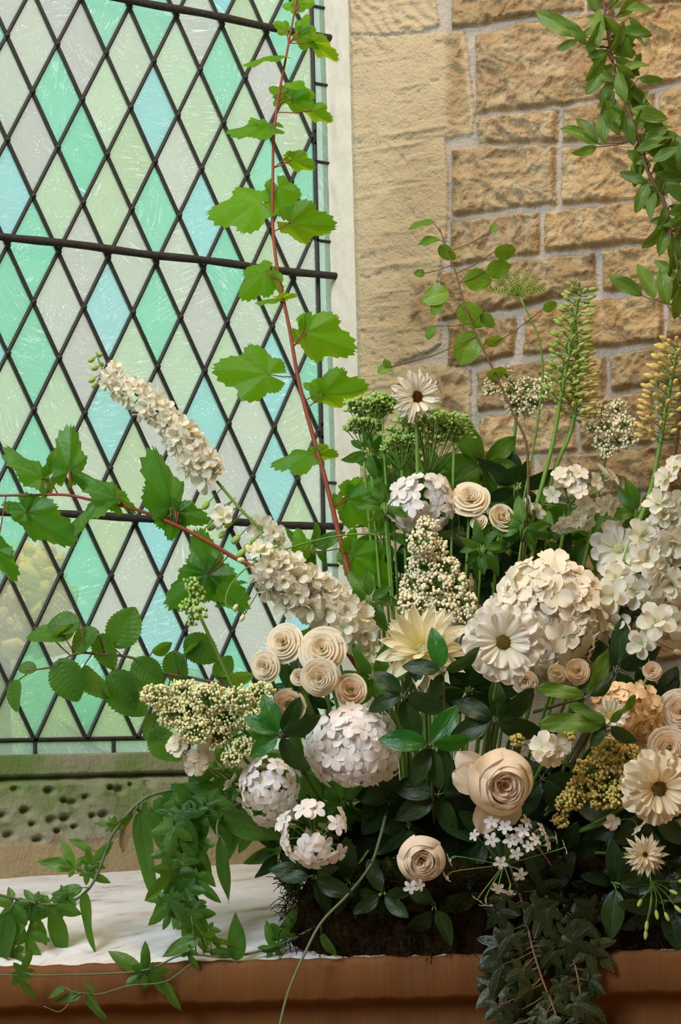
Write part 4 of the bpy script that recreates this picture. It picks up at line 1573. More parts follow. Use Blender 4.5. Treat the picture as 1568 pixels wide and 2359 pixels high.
# delphinium on the right
sp3 = dep_path([(1600, 1050), (1560, 1140), (1530, 1210), (1505, 1290), (1470, 1370), (1430, 1450), (1370, 1560), (1230, 1780), (1150, 1950)], 2.8, 2.84, 5, 6)
spike('white_delphinium', 'loose white delphinium spike rising to the right edge', sp3, F_LARK, 26, 34, 44, 46, 0.05, 0.62,
      extra=[(1512, 1432, 46, -.06), (1478, 1482, 36, -.05), (1420, 1442, 34, -.02), (1410, 1372, 42, -.02), (1490, 1292, 44, -.03), (1545, 1345, 44, -.03), (1420, 1330, 40, 0), (1550, 1250, 44, -.03), (1475, 1235, 40, -.02), (1560, 1435, 40, -.02), (1548, 1185, 42, -.02)],
      stemmat=M_DSTEM, buds=[(1500, 1500, 15), (1440, 1500, 14), (1555, 1500, 14)], budmat=M_BUDW)


# 8 clustered tiny buds ---------------------------------------------------------
def panicle(name, label, blobs, dep, mat, bud_r, density, stem_to_pt=None, cat='flower', sm=M_STEM, bname='bud_cluster'):
    x = sum(b[0] for b in blobs)/len(blobs)
    y = sum(b[1] for b in blobs)/len(blobs)
    root = thing(name, label, cat, BASE((x, y)))
    st = MB()
    hub = PT(x, y, dep+.05)
    for (bx, by, br) in blobs:
        m = MB()
        n = int(density*br*br/100)
        c = PT(bx, by, dep+rnd(-.012, .012))
        for i in range(n):
            v = Vector((rnd(-1, 1), rnd(-1, 1), rnd(-1, 1)))
            if v.length > 1 or v.length < .05:
                v = v.normalized()*rnd(.6, 1)
            v = v.normalized()*(v.length**.5)
            p = c + (RT*v.x+UP*v.y*.85-FW*v.z*.75)*S(br*rnd(.9, 1.08), dep)
            m.ball(p, S(bud_r*rnd(.75, 1.3), dep), n=6, m=4, w=rnd(0, 1))
            if i % 3 == 0:
                st.tube([c, p], S(.8, dep), 3, cap=False)
        st.tube([hub, c], S(2, dep), 5)
        o = m.build(bname, mat, root)
        o['kind'] = 'stuff'
    stem_to(st, (x, y), dep+.05, r=4)
    st.build('stem', sm, root)
    return root


panicle('panicle_hydrangea', 'creamy green beaded panicle over the left end of the sill', [(362, 1602, 34), (400, 1640, 44), (425, 1590, 34), (450, 1680, 44), (480, 1610, 46), (520, 1650, 48), (500, 1695, 36), (550, 1610, 36), (590, 1655, 34), (440, 1640, 44), (600, 1600, 36), (560, 1720, 30), (535, 1745, 26), (340, 1600, 20)], 2.72, M_BUDG, 3.5, 16)
panicle('cream_astilbe', 'tall cone of ivory beaded buds left of the hydrangea', [(985, 1215, 30), (970, 1250, 34), (1000, 1265, 36), (975, 1305, 42), (1025, 1310, 36), (955, 1350, 38), (1000, 1355, 48), (1045, 1345, 36), (960, 1400, 40), (1020, 1410, 44), (1065, 1390, 36), (1060, 1420, 30), (940, 1385, 28)], 2.84, M_BUDW, 3.7, 12.5)
panicle('panicle_hydrangea', 'olive gold beaded panicle in shade right of the garden rose', [(1400, 1725, 40), (1440, 1740, 34), (1360, 1775, 40), (1410, 1790, 44), (1455, 1780, 36), (1340, 1815, 36), (1390, 1835, 40), (1430, 1835, 32), (1320, 1840, 30), (1300, 1850, 24), (1290, 1890, 22), (1305, 1700, 22), (1240, 1720, 22), (1190, 1705, 18)], 2.68, M_BUDY, 3.8, 12)
panicle('ammi', 'flat lacy white umbel against the lower jamb stones', [(1140, 880, 24), (1175, 905, 30), (1215, 890, 28), (1190, 930, 32), (1225, 930, 30), (1250, 905, 24), (1160, 860, 22), (1200, 945, 24), (1130, 900, 20), (1255, 880, 20)], 3.02, M_BUDW, 3.0, 12)
panicle('ammi', 'lacy cream umbel between the two foxtail spikes', [(1380, 950, 24), (1420, 945, 28), (1440, 980, 28), (1395, 985, 30), (1425, 1020, 28), (1385, 1020, 24), (1450, 1010, 22), (1400, 1040, 20), (1365, 985, 20)], 2.98, M_BUDW, 3.4, 11)


def umbel(label, heads, dep):
    x, y = heads[0][:2]
    root = thing('green_umbel', label, 'flower', BASE((x, y)))
    st = MB()
    for (hx, hy, hr) in heads:
        hub = PT(hx, hy+hr*1.1, dep)
        stem_to(st, (hx, hy+hr*1.1), dep, r=3.2)
        n = max(9, int(hr/3.8))
        for k in range(n):
            q = math.sqrt((k+.5)/n)
            a = k*2.4
            p = PT(hx+hr*q*math.cos(a), hy+hr*.45*q*math.sin(a)-hr*.15*(1-q*q), dep+S(hr*.6*q*math.sin(a)))
            st.tube(crv([tuple(hub), tuple(hub.lerp(p, .5)+UP*S(-hr*.1)), tuple(p)], 5), S(1.3, dep), 4)
            m = MB()
            for i in range(22):
                v = Vector((rnd(-1, 1), rnd(-1, 1), rnd(-1, 1))).normalized()
                if v.dot(UP) < -.3:
                    v = v+UP
                v = v.normalized()
                e = p+v*S(hr*.22*rnd(.7, 1.2), dep)
                m.tube([p, e], S(.9, dep), 3, cap=False)
                m.ball(e, S(3.4, dep), n=5, m=3, squash=1.8, axis=v)
            m.build('umbellet', M_UMB, root)
    st.build('stem', M_STEM, root)
    return root


umbel('spreading green seed head below the highest white zinnia', [(985, 1000, 92), (925, 1030, 48), (1045, 975, 40)], 2.95)
umbel('green seed head left of the highest white zinnia at the stone arris', [(850, 945, 56), (835, 985, 40), (880, 925, 34)], 2.97)


# 9 foxtail spikes ---------------------------------------------------------------
def foxtail(name, label, path, rows, mat, half, L, t0, t1, tipn=0, tipmat=None):
    P = crv(path, 60)
    root = thing(name, label, 'flower', PT(*P[-1][:3]))
    m = MB()
    m.tube([PT(*p[:3]) for p in P], [S(p[3], p[2]) for p in P], 8)
    bm = MB()
    bm.ball((0, 0, .5), .21, n=7, m=6, squash=2.3)
    bme = bm.mesh('bud', mat)
    for k in range(rows):
        t = t0+(t1-t0)*k/rows
        i = min(58, int(t*60))
        c = PT(*P[i][:3])
        tan = (PT(*P[i+2][:3])-c).normalized()
        a = k*2.4
        side = tan.orthogonal().normalized()
        d = side*math.cos(a)+tan.cross(side)*math.sin(a)-tan*.25
        e = c+d.normalized()*S(half*(.55+.45*min(1, (k+6)/(rows*.5))), P[i][2])
        m.tube([c, e], S(1.2, P[i][2]), 4)
        put('bud', bme, root, frame_dir(e, d, S(L, P[i][2])))
    m.build('stem', M_STEM, root)
    return root


foxtail('foxtail_lily', 'curved green foxtail spike with rows of yellow green buds', dep_path([(1335, 670), (1318, 760), (1305, 840), (1290, 920), (1275, 1010), (1250, 1110), (1200, 1300), (1130, 1700), (1100, 1940)], 2.98, 2.9, 4, 6), 99, M_BUDGR, 30, 23, 0.0, 0.40)
foxtail('foxtail_lily', 'second green spike hugging the curved foxtail on its right', dep_path([(1322, 720), (1330, 830), (1328, 920), (1312, 1000), (1275, 1090), (1220, 1300), (1140, 1700), (1105, 1940)], 3.0, 2.9, 4, 6), 96, M_BUDY, 30, 23, 0.1, 0.38)
foxtail('foxtail_lily', 'golden budded foxtail spike at the right frame edge', dep_path([(1560, 800), (1545, 880), (1530, 960), (1515, 1050), (1495, 1140), (1450, 1260), (1330, 1600), (1180, 1940)], 2.9, 2.86, 4, 7), 99, M_BUDO, 44, 27, 0.0, 0.40)

# 10 tall evergreen branch on the right ------------------------------------------
per = dep_path([(1385, -40), (1400, 80), (1420, 180), (1460, 290), (1490, 390), (1530, 470), (1548, 560), (1572, 680), (1570, 900), (1500, 1300), (1300, 1800), (1200, 1950)], 2.92, 2.88, 3, 6.5)
pl = [(1332, 82, 152, 98), (1350, 104, 130, 62), (1330, 92, 205, 46), (1372, 30, 105, 66), (1420, 40, 40, 66), (1440, 22, 10, 60), (1428, 66, -70, 66), (1402, 60, 150, 50), (1436, 62, -20, 60), (1410, 20, 80, 60), (1390, 60, 200, 50), (1450, 40, -50, 50),
      (1352, 100, -60, 52), (1415, 130, -40, 64), (1405, 120, 190, 48), (1430, 170, -60, 80), (1445, 200, -35, 70), (1420, 190, 150, 60), (1430, 160, 20, 55), (1448, 230, -100, 66), (1412, 210, -110, 60),
      (1378, 332, 152, 84), (1376, 330, 122, 72), (1392, 330, 98, 72), (1375, 338, 205, 52), (1420, 300, 100, 80), (1428, 312, 130, 50), (1450, 250, -20, 80), (1470, 260, -40, 86), (1440, 262, 170, 50), (1462, 300, 60, 66), (1480, 310, -20, 74), (1500, 330, -50, 84),
      (1466, 330, -80, 70), (1498, 380, 150, 60), (1490, 420, 160, 60), (1506, 440, -105, 60), (1510, 400, -10, 70), (1530, 420, -40, 80), (1540, 300, -60, 92), (1556, 310, -88, 98), (1530, 460, 200, 46), (1545, 340, -100, 90),
      (1570, 520, 168, 66), (1548, 540, -82, 84), (1560, 590, -70, 80), (1480, 682, 148, 80), (1508, 690, 112, 84), (1536, 704, 100, 80), (1560, 640, 140, 60), (1556, 690, 30, 60), (1470, 180, -10, 50), (1392, 10, 140, 50), (1425, -5, 60, 50)]
for k in range(46):
    t = rnd(.02, .66)
    q = crv(per[:8], 60)[int(t/.66*60)]
    pl.append((q[0]+rnd(-14, 14), q[1]+rnd(-10, 10), rnd(-140, 60), rnd(52, 84), rnd(-20, 30), rnd(-50, 50), rnd(-.02, .03)))
pl = [(p[0], p[1], p[2], p[3]*1.12)+tuple(p[4:]) for p in pl]
branch('evergreen_branch', 'tall evergreen branch of narrow dark leaves against the stone wall', 'branch', per, M_TWIG, pl, [L_PIERIS], n=60, petiole=1.6)

# 11 birch sprig
bir = dep_path([(1012, 525), (1030, 580), (1050, 630), (1066, 690), (1090, 760), (1130, 840), (1180, 950), (1215, 1050), (1200, 1300), (1120, 1700), (1080, 1930)], 2.98, 2.9, 1.4, 4)
branch('birch_sprig', 'thin dark birch twig with rounded leaves standing before the quoins', 'branch', bir, M_TWIG, [
    (998, 512, 188, 58, 0, 62), (1012, 552, 186, 52, 0, 55), (1012, 566, -45, 48, 0, 40), (1068, 640, -8, 66, 0, 10), (1138, 580, 0, 52, 0, 35), (1120, 624, 10, 58, 0, 20), (1034, 672, 196, 66, 0, 20), (1020, 690, 230, 44, 0, 30), (1000, 750, 240, 36, 0, 30),
    (1060, 700, -48, 74, 0, 20), (1096, 766, -118, 84, 0, 10), (1112, 720, -60, 42, 0, 30), (1116, 786, 0, 44, 0, 50), (978, 630, 180, 26), (1130, 535, 60, 22), (1120, 865, 10, 50, 0, 45), (1250, 712, 20, 36, 0, 30), (900, 845, 200, 34, 0, 20), (896, 848, 120, 24)], [L_BIRCH], n=50, petiole=1.2)

# 12 glossy rosettes ----------------------------------------------------------------


def sprig(label, x, y, dep, rows, kinds, base=None, name='glossy_leaf_sprig', mat=M_DSTEM):
    b = base or (1000+(x-1000)*.55, 1900, 2.86)
    path = [(x, y, dep, 2.6), ((x*.6+b[0]*.4), (y*.6+b[1]*.4), dep*.5+b[2]*.5, 3.2), (*b, 4)]
    return branch(name, label, 'foliage', path, mat, [(x+8*math.cos(math.radians(r[0])), y-8*math.sin(math.radians(r[0])), r[0], r[1], *r[2:]) for r in rows], kinds, n=16, petiole=1.8)


sprig('three pointed glossy leaves lying over the pointed white dahlia', 1020, 1545, 2.60, [(104, 92, 5, 0), (168, 84, 5, 20, 0, 1), (18, 92, 0, 40, 0, 1), (-110, 70, 0, 20, 0, 1)], [L_GLOSS, L_DARK], base=(1030, 1800, 2.8))
sprig('bright rosette of five glossy leaves left of the large garden rose', 990, 1715, 2.58, [(56, 100, 5, -10), (170, 108, 8, 20), (4, 92, 5, 30), (-80, 96, 0, 20, 0, 1), (-112, 98, 0, 20, 0, 1)], [L_GLOSS, L_DARK], base=(1000, 1900, 2.8))
sprig('dark glossy leaf rosette left of the white phlox ball', 645, 1692, 2.66, [(112, 92, 0, 10), (152, 86, 0, 20), (216, 80, 0, 10), (-62, 104, 0, 20, 0, 1), (18, 98, 0, 30, 0, 1), (60, 90, 0, 20, 0, 1)], [L_GLOSS, L_DARK], base=(760, 1880, 2.82))
sprig('wavy leaved twig crossing under the hydrangea at the right', 1352, 1605, 2.62, [(168, 110, 5, 20), (64, 112, 0, 20), (20, 60, 0, 40, 0, 1)], [L_WAVY, L_DARK], base=(1230, 1640, 2.8))
sprig('twig of wavy leaves around the half shut daisy', 1400, 1668, 2.62, [(178, 150, 0, 25), (150, 90, 0, 30), (42, 84, 0, 40), (-40, 74, 0, 20, 0, 1), (-130, 60, 0, 20, 0, 1)], [L_WAVY, L_DARK], base=(1300, 1800, 2.8))
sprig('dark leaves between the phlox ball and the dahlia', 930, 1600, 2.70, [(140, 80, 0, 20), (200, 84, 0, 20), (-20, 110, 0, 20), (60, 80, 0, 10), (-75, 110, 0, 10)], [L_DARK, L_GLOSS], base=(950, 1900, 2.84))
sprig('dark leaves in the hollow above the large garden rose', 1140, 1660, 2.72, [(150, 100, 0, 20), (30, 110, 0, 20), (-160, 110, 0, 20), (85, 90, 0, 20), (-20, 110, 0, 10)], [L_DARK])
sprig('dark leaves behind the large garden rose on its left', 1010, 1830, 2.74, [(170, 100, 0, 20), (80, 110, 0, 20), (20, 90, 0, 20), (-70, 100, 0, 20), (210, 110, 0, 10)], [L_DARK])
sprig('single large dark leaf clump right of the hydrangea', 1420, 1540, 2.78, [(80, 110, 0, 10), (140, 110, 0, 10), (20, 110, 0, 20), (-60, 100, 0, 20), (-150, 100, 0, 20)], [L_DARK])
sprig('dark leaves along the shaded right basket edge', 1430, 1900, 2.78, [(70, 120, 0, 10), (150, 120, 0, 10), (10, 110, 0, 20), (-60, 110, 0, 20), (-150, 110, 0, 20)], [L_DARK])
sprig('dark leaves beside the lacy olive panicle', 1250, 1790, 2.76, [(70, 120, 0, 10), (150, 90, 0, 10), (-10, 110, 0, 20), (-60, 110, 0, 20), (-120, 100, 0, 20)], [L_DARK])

# middle greenery, one sprig after another
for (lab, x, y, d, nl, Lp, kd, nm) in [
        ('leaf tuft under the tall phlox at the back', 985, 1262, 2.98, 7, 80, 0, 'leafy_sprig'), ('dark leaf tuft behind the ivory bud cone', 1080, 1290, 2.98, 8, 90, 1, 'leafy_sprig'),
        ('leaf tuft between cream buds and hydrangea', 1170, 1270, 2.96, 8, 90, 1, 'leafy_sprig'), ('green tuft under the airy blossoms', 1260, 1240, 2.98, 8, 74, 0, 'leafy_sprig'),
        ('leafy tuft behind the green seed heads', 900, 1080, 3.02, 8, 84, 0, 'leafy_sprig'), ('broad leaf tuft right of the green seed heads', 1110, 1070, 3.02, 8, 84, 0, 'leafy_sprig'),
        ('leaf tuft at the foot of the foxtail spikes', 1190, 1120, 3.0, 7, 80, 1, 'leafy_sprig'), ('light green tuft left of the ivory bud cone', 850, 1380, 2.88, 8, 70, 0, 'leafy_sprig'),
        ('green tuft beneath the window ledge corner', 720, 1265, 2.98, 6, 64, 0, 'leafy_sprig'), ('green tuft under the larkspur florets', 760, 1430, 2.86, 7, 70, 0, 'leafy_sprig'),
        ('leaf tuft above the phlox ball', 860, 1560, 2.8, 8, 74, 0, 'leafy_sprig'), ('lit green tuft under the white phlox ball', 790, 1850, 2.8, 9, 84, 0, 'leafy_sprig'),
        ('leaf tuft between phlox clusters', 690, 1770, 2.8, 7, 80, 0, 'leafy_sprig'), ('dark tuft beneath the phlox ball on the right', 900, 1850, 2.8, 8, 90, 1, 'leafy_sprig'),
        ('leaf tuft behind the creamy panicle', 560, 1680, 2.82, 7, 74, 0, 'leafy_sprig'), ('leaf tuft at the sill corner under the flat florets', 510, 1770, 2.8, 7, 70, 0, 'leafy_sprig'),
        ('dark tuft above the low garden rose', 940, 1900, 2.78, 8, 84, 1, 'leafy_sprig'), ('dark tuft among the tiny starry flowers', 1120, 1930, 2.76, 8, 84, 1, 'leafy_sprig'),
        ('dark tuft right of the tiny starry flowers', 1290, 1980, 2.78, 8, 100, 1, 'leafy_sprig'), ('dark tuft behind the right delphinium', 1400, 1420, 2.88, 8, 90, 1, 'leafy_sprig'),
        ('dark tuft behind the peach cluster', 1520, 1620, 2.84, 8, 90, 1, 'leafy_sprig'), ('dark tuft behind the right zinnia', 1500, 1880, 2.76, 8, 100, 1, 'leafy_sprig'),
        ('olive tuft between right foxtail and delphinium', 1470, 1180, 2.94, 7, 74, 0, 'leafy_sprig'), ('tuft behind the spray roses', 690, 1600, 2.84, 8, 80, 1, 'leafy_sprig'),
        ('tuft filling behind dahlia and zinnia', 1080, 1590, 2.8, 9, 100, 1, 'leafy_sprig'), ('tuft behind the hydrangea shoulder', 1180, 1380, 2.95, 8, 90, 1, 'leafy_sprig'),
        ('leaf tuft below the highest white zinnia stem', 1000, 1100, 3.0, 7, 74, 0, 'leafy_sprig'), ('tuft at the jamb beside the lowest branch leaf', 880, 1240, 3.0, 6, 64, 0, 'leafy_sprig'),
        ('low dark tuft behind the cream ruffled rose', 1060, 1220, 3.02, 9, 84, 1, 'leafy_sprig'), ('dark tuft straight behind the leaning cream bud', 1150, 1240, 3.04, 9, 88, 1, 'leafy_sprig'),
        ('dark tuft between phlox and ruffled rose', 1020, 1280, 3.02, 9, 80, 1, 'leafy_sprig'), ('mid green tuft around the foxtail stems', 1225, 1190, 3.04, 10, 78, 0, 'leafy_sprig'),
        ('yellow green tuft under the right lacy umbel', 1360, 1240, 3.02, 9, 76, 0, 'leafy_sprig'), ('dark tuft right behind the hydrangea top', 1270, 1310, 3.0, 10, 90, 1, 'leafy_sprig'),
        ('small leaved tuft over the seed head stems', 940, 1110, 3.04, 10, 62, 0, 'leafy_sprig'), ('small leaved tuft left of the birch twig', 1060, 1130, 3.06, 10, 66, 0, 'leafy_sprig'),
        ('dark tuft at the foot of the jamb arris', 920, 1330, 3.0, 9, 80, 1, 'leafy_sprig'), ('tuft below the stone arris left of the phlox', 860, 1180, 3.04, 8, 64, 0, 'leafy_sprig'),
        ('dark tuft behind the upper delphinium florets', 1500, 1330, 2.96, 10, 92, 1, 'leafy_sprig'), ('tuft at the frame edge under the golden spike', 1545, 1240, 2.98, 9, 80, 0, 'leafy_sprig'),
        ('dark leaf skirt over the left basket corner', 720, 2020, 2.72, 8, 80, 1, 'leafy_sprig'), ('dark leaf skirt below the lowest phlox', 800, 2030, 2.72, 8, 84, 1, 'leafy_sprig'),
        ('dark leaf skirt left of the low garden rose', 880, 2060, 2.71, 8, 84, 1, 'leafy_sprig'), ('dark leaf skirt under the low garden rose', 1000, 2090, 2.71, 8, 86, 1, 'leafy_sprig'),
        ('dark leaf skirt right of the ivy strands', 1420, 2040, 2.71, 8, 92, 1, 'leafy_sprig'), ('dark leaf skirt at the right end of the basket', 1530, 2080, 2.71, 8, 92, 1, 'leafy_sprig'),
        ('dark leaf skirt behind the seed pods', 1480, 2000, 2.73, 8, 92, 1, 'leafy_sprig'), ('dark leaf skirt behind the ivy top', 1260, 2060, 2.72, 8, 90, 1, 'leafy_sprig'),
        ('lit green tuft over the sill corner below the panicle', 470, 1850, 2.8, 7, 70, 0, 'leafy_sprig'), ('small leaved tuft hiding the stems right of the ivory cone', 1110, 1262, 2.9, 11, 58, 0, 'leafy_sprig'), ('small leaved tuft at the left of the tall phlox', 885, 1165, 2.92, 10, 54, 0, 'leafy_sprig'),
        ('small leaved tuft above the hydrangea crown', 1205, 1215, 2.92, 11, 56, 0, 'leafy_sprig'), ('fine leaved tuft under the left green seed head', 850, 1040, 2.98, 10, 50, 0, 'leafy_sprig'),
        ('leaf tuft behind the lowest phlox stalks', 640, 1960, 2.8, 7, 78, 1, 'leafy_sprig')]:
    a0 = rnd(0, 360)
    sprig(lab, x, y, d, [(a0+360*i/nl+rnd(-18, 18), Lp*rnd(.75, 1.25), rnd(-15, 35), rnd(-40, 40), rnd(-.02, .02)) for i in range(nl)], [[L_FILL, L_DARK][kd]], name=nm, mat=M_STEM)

# bright fern-like sprig near the wall
def ferny(label, x, y, dep):
    root = thing('ferny_sprig', label, 'foliage', PT(1180, 1000, 2.98))
    m = MB()
    m.tube(crv([tuple(PT(x+6, y+14, dep)), tuple(PT(1245, 800, dep)), tuple(PT(1240, 960, 2.98)), tuple(PT(1180, 1300, 2.96)), tuple(BASE((x, y)))], 20), S(2.6, dep), 6)
    fm = MB()
    for a in range(7):
        ang = math.radians(20+a*24)
        for k in range(1, 10):
            q = k*7
            cx, cy = x+q*math.cos(ang), y+10-q*math.sin(ang)*.9
            for s in (-1, 1):
                b = ang+s*.9
                fm.merge(leaf_mb(.3, prof_pow(.6, .9), 4, 1, 0, 0, .2, .1, .02), frame_leaf(PT(cx, cy, dep+rnd(-.01, .01)), math.degrees(b), S(11+rnd(-2, 3), dep), rnd(-30, 30), rnd(-50, 50)))
        m.tube([PT(x, y+10, dep), PT(x+64*math.cos(ang), y+10-58*math.sin(ang), dep)], S(1, dep), 4)
    m.build('stem', M_STEM, root)
    o = fm.build('leaflet_spray', M_NINE, root)
    o['kind'] = 'stuff'


ferny('bright finely cut green sprig beside the foxtail tip', 1192, 672, 2.98)

# 13 hanging jasmine and ivy --------------------------------------------------------
jas = dep_path([(0 - 60, 2050), (0, 2062), (60, 2076), (110, 2084), (170, 2074), (210, 2040), (235, 1985), (255, 1930), (290, 1880), (335, 1838), (400, 1818), (470, 1806), (560, 1800), (700, 1830), (850, 1900)], 2.70, 2.84, 3, 4.5)
branch('trailing_vine', 'long green vine bending down across the white sill to the left edge', 'vine', jas, M_DSTEM, [
    (398, 1822, -112, 78, 0, 20, -.01, 1), (312, 1868, -72, 92, 0, 20, -.01, 2), (300, 1880, -105, 88, 0, 30, 0, 2), (324, 1866, -84, 240, 0, 20, -.02, 3), (350, 1870, -75, 130, 0, 20, 0, 0), (440, 1830, -20, 150, 0, 20, 0, 1), (395, 1832, -55, 90, 0, 20, 0, 0),
    (168, 1996, 172, 84, 0, 10, 0, 1), (172, 2000, 110, 70, 0, 30), (210, 1990, 40, 70, 0, 20), (200, 2010, -30, 60, 0, 10), (190, 2045, 200, 90, 0, 30, 0, 1), (120, 2086, -82, 130, 0, 10), (196, 2052, -86, 148, 0, 25, -.01, 3), (150, 2060, -110, 70, 0, 20),
    (80, 2080, 200, 80, 0, 20), (60, 2090, 240, 130, 0, 20, 0, 1), (30, 2080, -120, 110, 0, 20), (20, 2100, -100, 150, 0, 20, 0, 1), (70, 2100, -70, 90, 0, 10), (62, 2150, -80, 110, 0, 25), (30, 2190, -110, 90, 0, 30), (210, 1960, 150, 60, 0, 40, 0, 1), (255, 1900, 170, 40, 0, 30), (262, 1905, 20, 60, 0, 40)],
    [L_JAS, L_JOV, L_ROSY, L_LONG], n=60)
jas2 = dep_path([(425, 2120), (420, 2080), (415, 2010), (420, 1940), (425, 1880), (440, 1840), (520, 1810), (700, 1850), (850, 1920)], 2.70, 2.84, 2.4, 4)
branch('trailing_vine', 'thick tassel of green lobed vine leaves hanging in front of the pitted stone', 'vine', jas2, M_DSTEM,
       [(420+rnd(-34, 34), 1850+i*11, -90+rnd(-60, 60), rnd(70, 100), rnd(0, 30), rnd(-40, 40), rnd(-.03, .02)) for i in range(24)] +
       [(395, 2080, 220, 80, 0, 20), (440, 2090, -60, 70, 0, 20), (400, 2060, 190, 70, 0, 20), (430, 2110, -95, 80, 0, 20), (395, 2100, -120, 50, 0, 20)], [L_JAS], n=40)
jas3 = dep_path([(505, 1950), (500, 1900), (520, 1870), (570, 1850), (700, 1870), (850, 1930)], 2.72, 2.84, 2.6, 4)
branch('trailing_vine', 'dark vine shoot with long curved pointed leaf hanging over the white sill', 'vine', jas3, M_DSTEM,
       [(508, 1928, -84, 158, 0, 20, -.01, 1), (500, 1865, -28, 170, 0, 20, 0, 2), (480, 1850, -70, 120, 0, 20, 0, 0), (540, 1865, -100, 130, 0, 20, 0, 2), (600, 1850, -70, 120, 0, 20, 0, 2), (645, 1960, 198, 92, 0, 20, 0, 2), (560, 1860, -60, 110, 0, 10, 0, 0), (640, 1985, -60, 110, 0, 20, 0, 2), (470, 1862, -100, 90, 0, 20, 0, 0), (590, 1880, -120, 100, 0, 20, 0, 0), (530, 1840, 160, 120, 0, 30, 0, 2), (450, 1870, -110, 90, 0, 20)],
       [L_JAS, L_LONG, L_JOV], n=30)
jas4 = dep_path([(0 - 40, 2246), (150, 2246), (330, 2236), (420, 2200), (520, 2205), (600, 2190), (680, 2160), (780, 2100)], 2.64, 2.74, 2, 3.2)
branch('trailing_vine', 'thin runner lying along the front edge of the white sill', 'vine', jas4, M_DSTEM,
       [(545, 2214, 91, 112, 0, 10, 0, 1), (332, 2240, 148, 96, 0, 20), (335, 2240, 85, 70, 0, 30), (345, 2245, -50, 90, 0, 20), (460, 2160, 205, 100, 0, 30, 0, 1), (470, 2160, -25, 80, 0, 50), (430, 2190, -70, 60, 0, 40), (600, 2190, 10, 60, 0, 40, 0, 1), (50, 2240, 60, 60, 0, 30), (40, 2250, -60, 70, 0, 30), (650, 2160, 60, 80, 0, 20), (440, 2110, -60, 60, 0, 30), (480, 2140, -70, 60, 0, 30), (540, 2200, 170, 70, 0, 50, 0, 1), (630, 2190, 100, 70, 0, 20)],
       [L_JAS, L_JOV], n=40)
jas5 = dep_path([(100, 2318), (140, 2330), (180, 2290), (230, 2290), (300, 2270), (380, 2262), (440, 2220)], 2.62, 2.66, 1.2, 1.8)
branch('trailing_vine', 'wispy shoot with pale leaves dangling over the brown edge', 'vine', jas5, M_DSTEM, [(150, 2275, 210, 50, 0, 40), (190, 2290, 195, 70, 0, 40), (200, 2292, -55, 80, 0, 30), (215, 2290, 120, 40, 0, 40), (380, 2262, -65, 80, 0, 30)], [L_JOV], n=24)

ivy = dep_path([(1290, 2420), (1280, 2340), (1250, 2260), (1225, 2180), (1210, 2110), (1190, 2040), (1160, 1960)], 2.60, 2.74, 2, 3.5)
branch('trailing_ivy', 'dark ivy trail hanging over the brown edge at the right, left strand', 'vine', ivy, M_TWIG,
       [(1215+rnd(-75, 75), 2050+i*8.6, -90+rnd(-75, 75), rnd(58, 86), rnd(0, 25), rnd(-35, 35), rnd(-.02, .03)) for i in range(40)], [L_IVY], n=40)
ivy2 = dep_path([(1350, 2420), (1340, 2330), (1330, 2250), (1310, 2170), (1300, 2090), (1270, 2000), (1230, 1940)], 2.61, 2.76, 2, 3.5)
branch('trailing_ivy', 'dark ivy trail hanging over the brown edge at the right, right strand', 'vine', ivy2, M_TWIG,
       [(1315+rnd(-50, 50), 2060+i*9, -90+rnd(-75, 75), rnd(54, 80), rnd(0, 25), rnd(-35, 35), rnd(-.02, .03)) for i in range(38)], [L_IVY], n=40)

lt = dep_path([(640, 2380), (662, 2290), (700, 2200), (740, 2125), (800, 2062), (852, 1995), (875, 1930), (888, 1880)], 2.60, 2.76, 3, 4)
branch('loose_stem', 'long bare green stem curving down over the brown edge', 'stem', lt, M_DSTEM, [(885, 2010, -112, 118, 0, 10, .03), (820, 2060, -100, 80, 0, 20, .03), (740, 2150, -60, 70, 0, 30, .02)], [L_JOV], n=40)

tp = dep_path([(1490, 2120), (1500, 2060), (1495, 2010), (1480, 1940)], 2.64, 2.72, 1.2, 2)
root = branch('seed_pod_spray', 'thin spray of green seed pods in front of the dark right end', 'foliage', tp, M_STEM, [], [L_FILL], n=14)
m = MB()
pod = MB()
pod.ball((0, 0, .5), .2, n=6, m=5, squash=2.4)
pme = pod.mesh('seed_pod', M_BUDGR)
for (x, y) in [(1478, 2070), (1488, 2140), (1540, 2050), (1552, 2085), (1510, 2095), (1560, 2030), (1530, 2100), (1490, 2120)]:
    a, b = PT(1498, 2030, 2.66), PT(x, y, 2.64)
    m.tube(crv([tuple(a), tuple(a.lerp(b, .5)+RT*.004), tuple(b)], 6), S(1), 4)
    put('seed_pod', pme, root, frame_dir(b, b-a, S(24)))
m.build('stalk', M_STEM, root)

# thin green bowed stem in front of the window
bw = dep_path([(545, 1400), (520, 1395), (530, 1350), (580, 1300), (680, 1258), (800, 1232), (920, 1235), (960, 1260)], 2.84, 2.95, 1.6, 2.4)
branch('bowed_tendril', 'thin bowed green tendril arching before the lower panes with tiny buds', 'vine', bw, M_STEM, [(545, 1345, 20, 24), (600, 1290, 70, 22), (520, 1390, 200, 26), (900, 1232, -20, 60), (860, 1232, 30, 40)], [L_FILL], n=30)
panicle('seed_cluster', 'dull green seed cluster hanging in front of the broad vine leaf', [(440, 1345, 20), (452, 1370, 24), (435, 1395, 22), (460, 1410, 18), (445, 1430, 14)], 2.80, M_UMB, 4.5, 8)

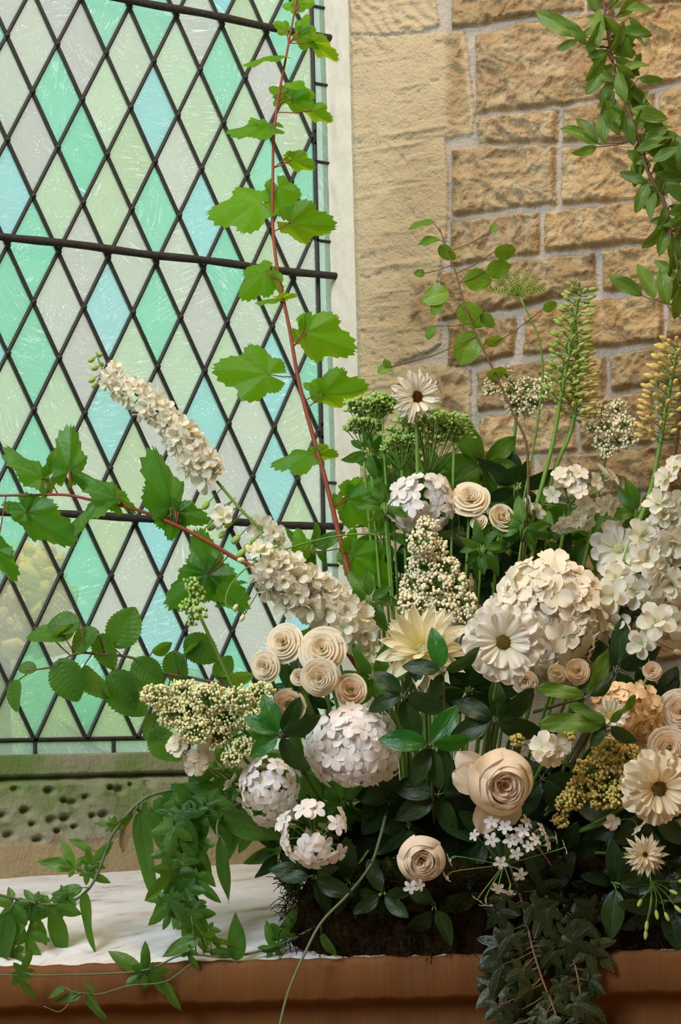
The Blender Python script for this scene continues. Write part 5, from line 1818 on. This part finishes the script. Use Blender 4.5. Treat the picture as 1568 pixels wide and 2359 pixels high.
# 14 moss trough -----------------------------------------------------------------------
def trough():
    c0 = sill_at(660)
    c1 = sill_at(1640)
    ax = (c1-c0).normalized()
    inn = Vector((0, 0, 1)).cross(ax)
    if inn.dot(FW) < 0:
        inn = -inn
    length = (c1-c0).length
    root = thing('moss_basket', 'dark moss covered basket holding the flowers at the front of the sill', 'basket', c0.lerp(c1, .5)+inn*.12)
    W, H = 0.17, 0.13
    m = MB()
    V = []
    nu, nv = 110, 30
    for i in range(nu+1):
        t = i/nu
        for j in range(nv+1):
            a = math.pi*(j/nv)
            e = 1-abs(2*t-1)**8
            e = max(.02, e)**.5
            y = 0.012+W*.5-W*.5*math.copysign(abs(math.cos(a))**.45, math.cos(a))*e
            z = 0.0+H*abs(math.sin(a))**.5*e
            n1 = float(fbm(np.array(t*40.), np.array(j*.8), 4, 3))
            n2 = float(fbm(np.array(t*120.), np.array(j*2.2), 8, 2))
            p = c0+ax*(length*t)+inn*(y+0.012*n1+.006*n2)+Vector((0, 0, z+.010*n1))
            V.append(p)
    k = nv+1
    m.add(V, [(i*k+j, i*k+j+1, (i+1)*k+j+1, (i+1)*k+j) for i in range(nu) for j in range(nv)])
    m.build('basket_body', M_MOSS, root)
    # mossy mound the stems are pushed into
    m = MB()
    V = []
    nu, nv = 64, 32
    cc = c0.lerp(c1, .52)+inn*.15+Vector((0, 0, .10))
    for i in range(nu):
        for j in range(nv+1):
            a, b = 2*math.pi*i/nu, math.pi*(j/nv-.5)
            d = Vector((math.cos(a)*math.cos(b), math.sin(a)*math.cos(b), math.sin(b)))
            n1 = float(fbm(np.array(a*5.), np.array(b*6.), 4, 4))
            r = 1+.18*n1
            V.append(cc+ax*(d.x*.27*r)+inn*(d.y*.085*r)+Vector((0, 0, d.z*.16*r)))
    k = nv+1
    m.add(V, [(i*k+j, ((i+1) % nu)*k+j, ((i+1) % nu)*k+j+1, i*k+j+1) for i in range(nu) for j in range(nv)])
    m.build('moss_mound', M_FOAM, root)
    # frayed moss fibres and twigs
    m = MB()
    for i in range(3200):
        t = random.random()
        z = H*random.random()**.8
        p = c0+ax*(length*t)+inn*(.012+.01*random.random())+Vector((0, 0, z))
        if t < .03 or random.random() < .12:
            p = c0+ax*(rnd(-.004, .02))+inn*(rnd(.01, .17))+Vector((0, 0, rnd(0, H)))
        d = Vector((rnd(-1, 1), rnd(-1, 1), rnd(-1, .6)))-inn*.5
        d = d.normalized()*rnd(.010, .032)
        m.tube(crv([tuple(p), tuple(p+d*.6+Vector((0, 0, .003))), tuple(p+d)], 3), .0006, 3, cap=False)
    o = m.build('moss_fibre', M_MOSS, root)
    o['kind'] = 'stuff'


trough()
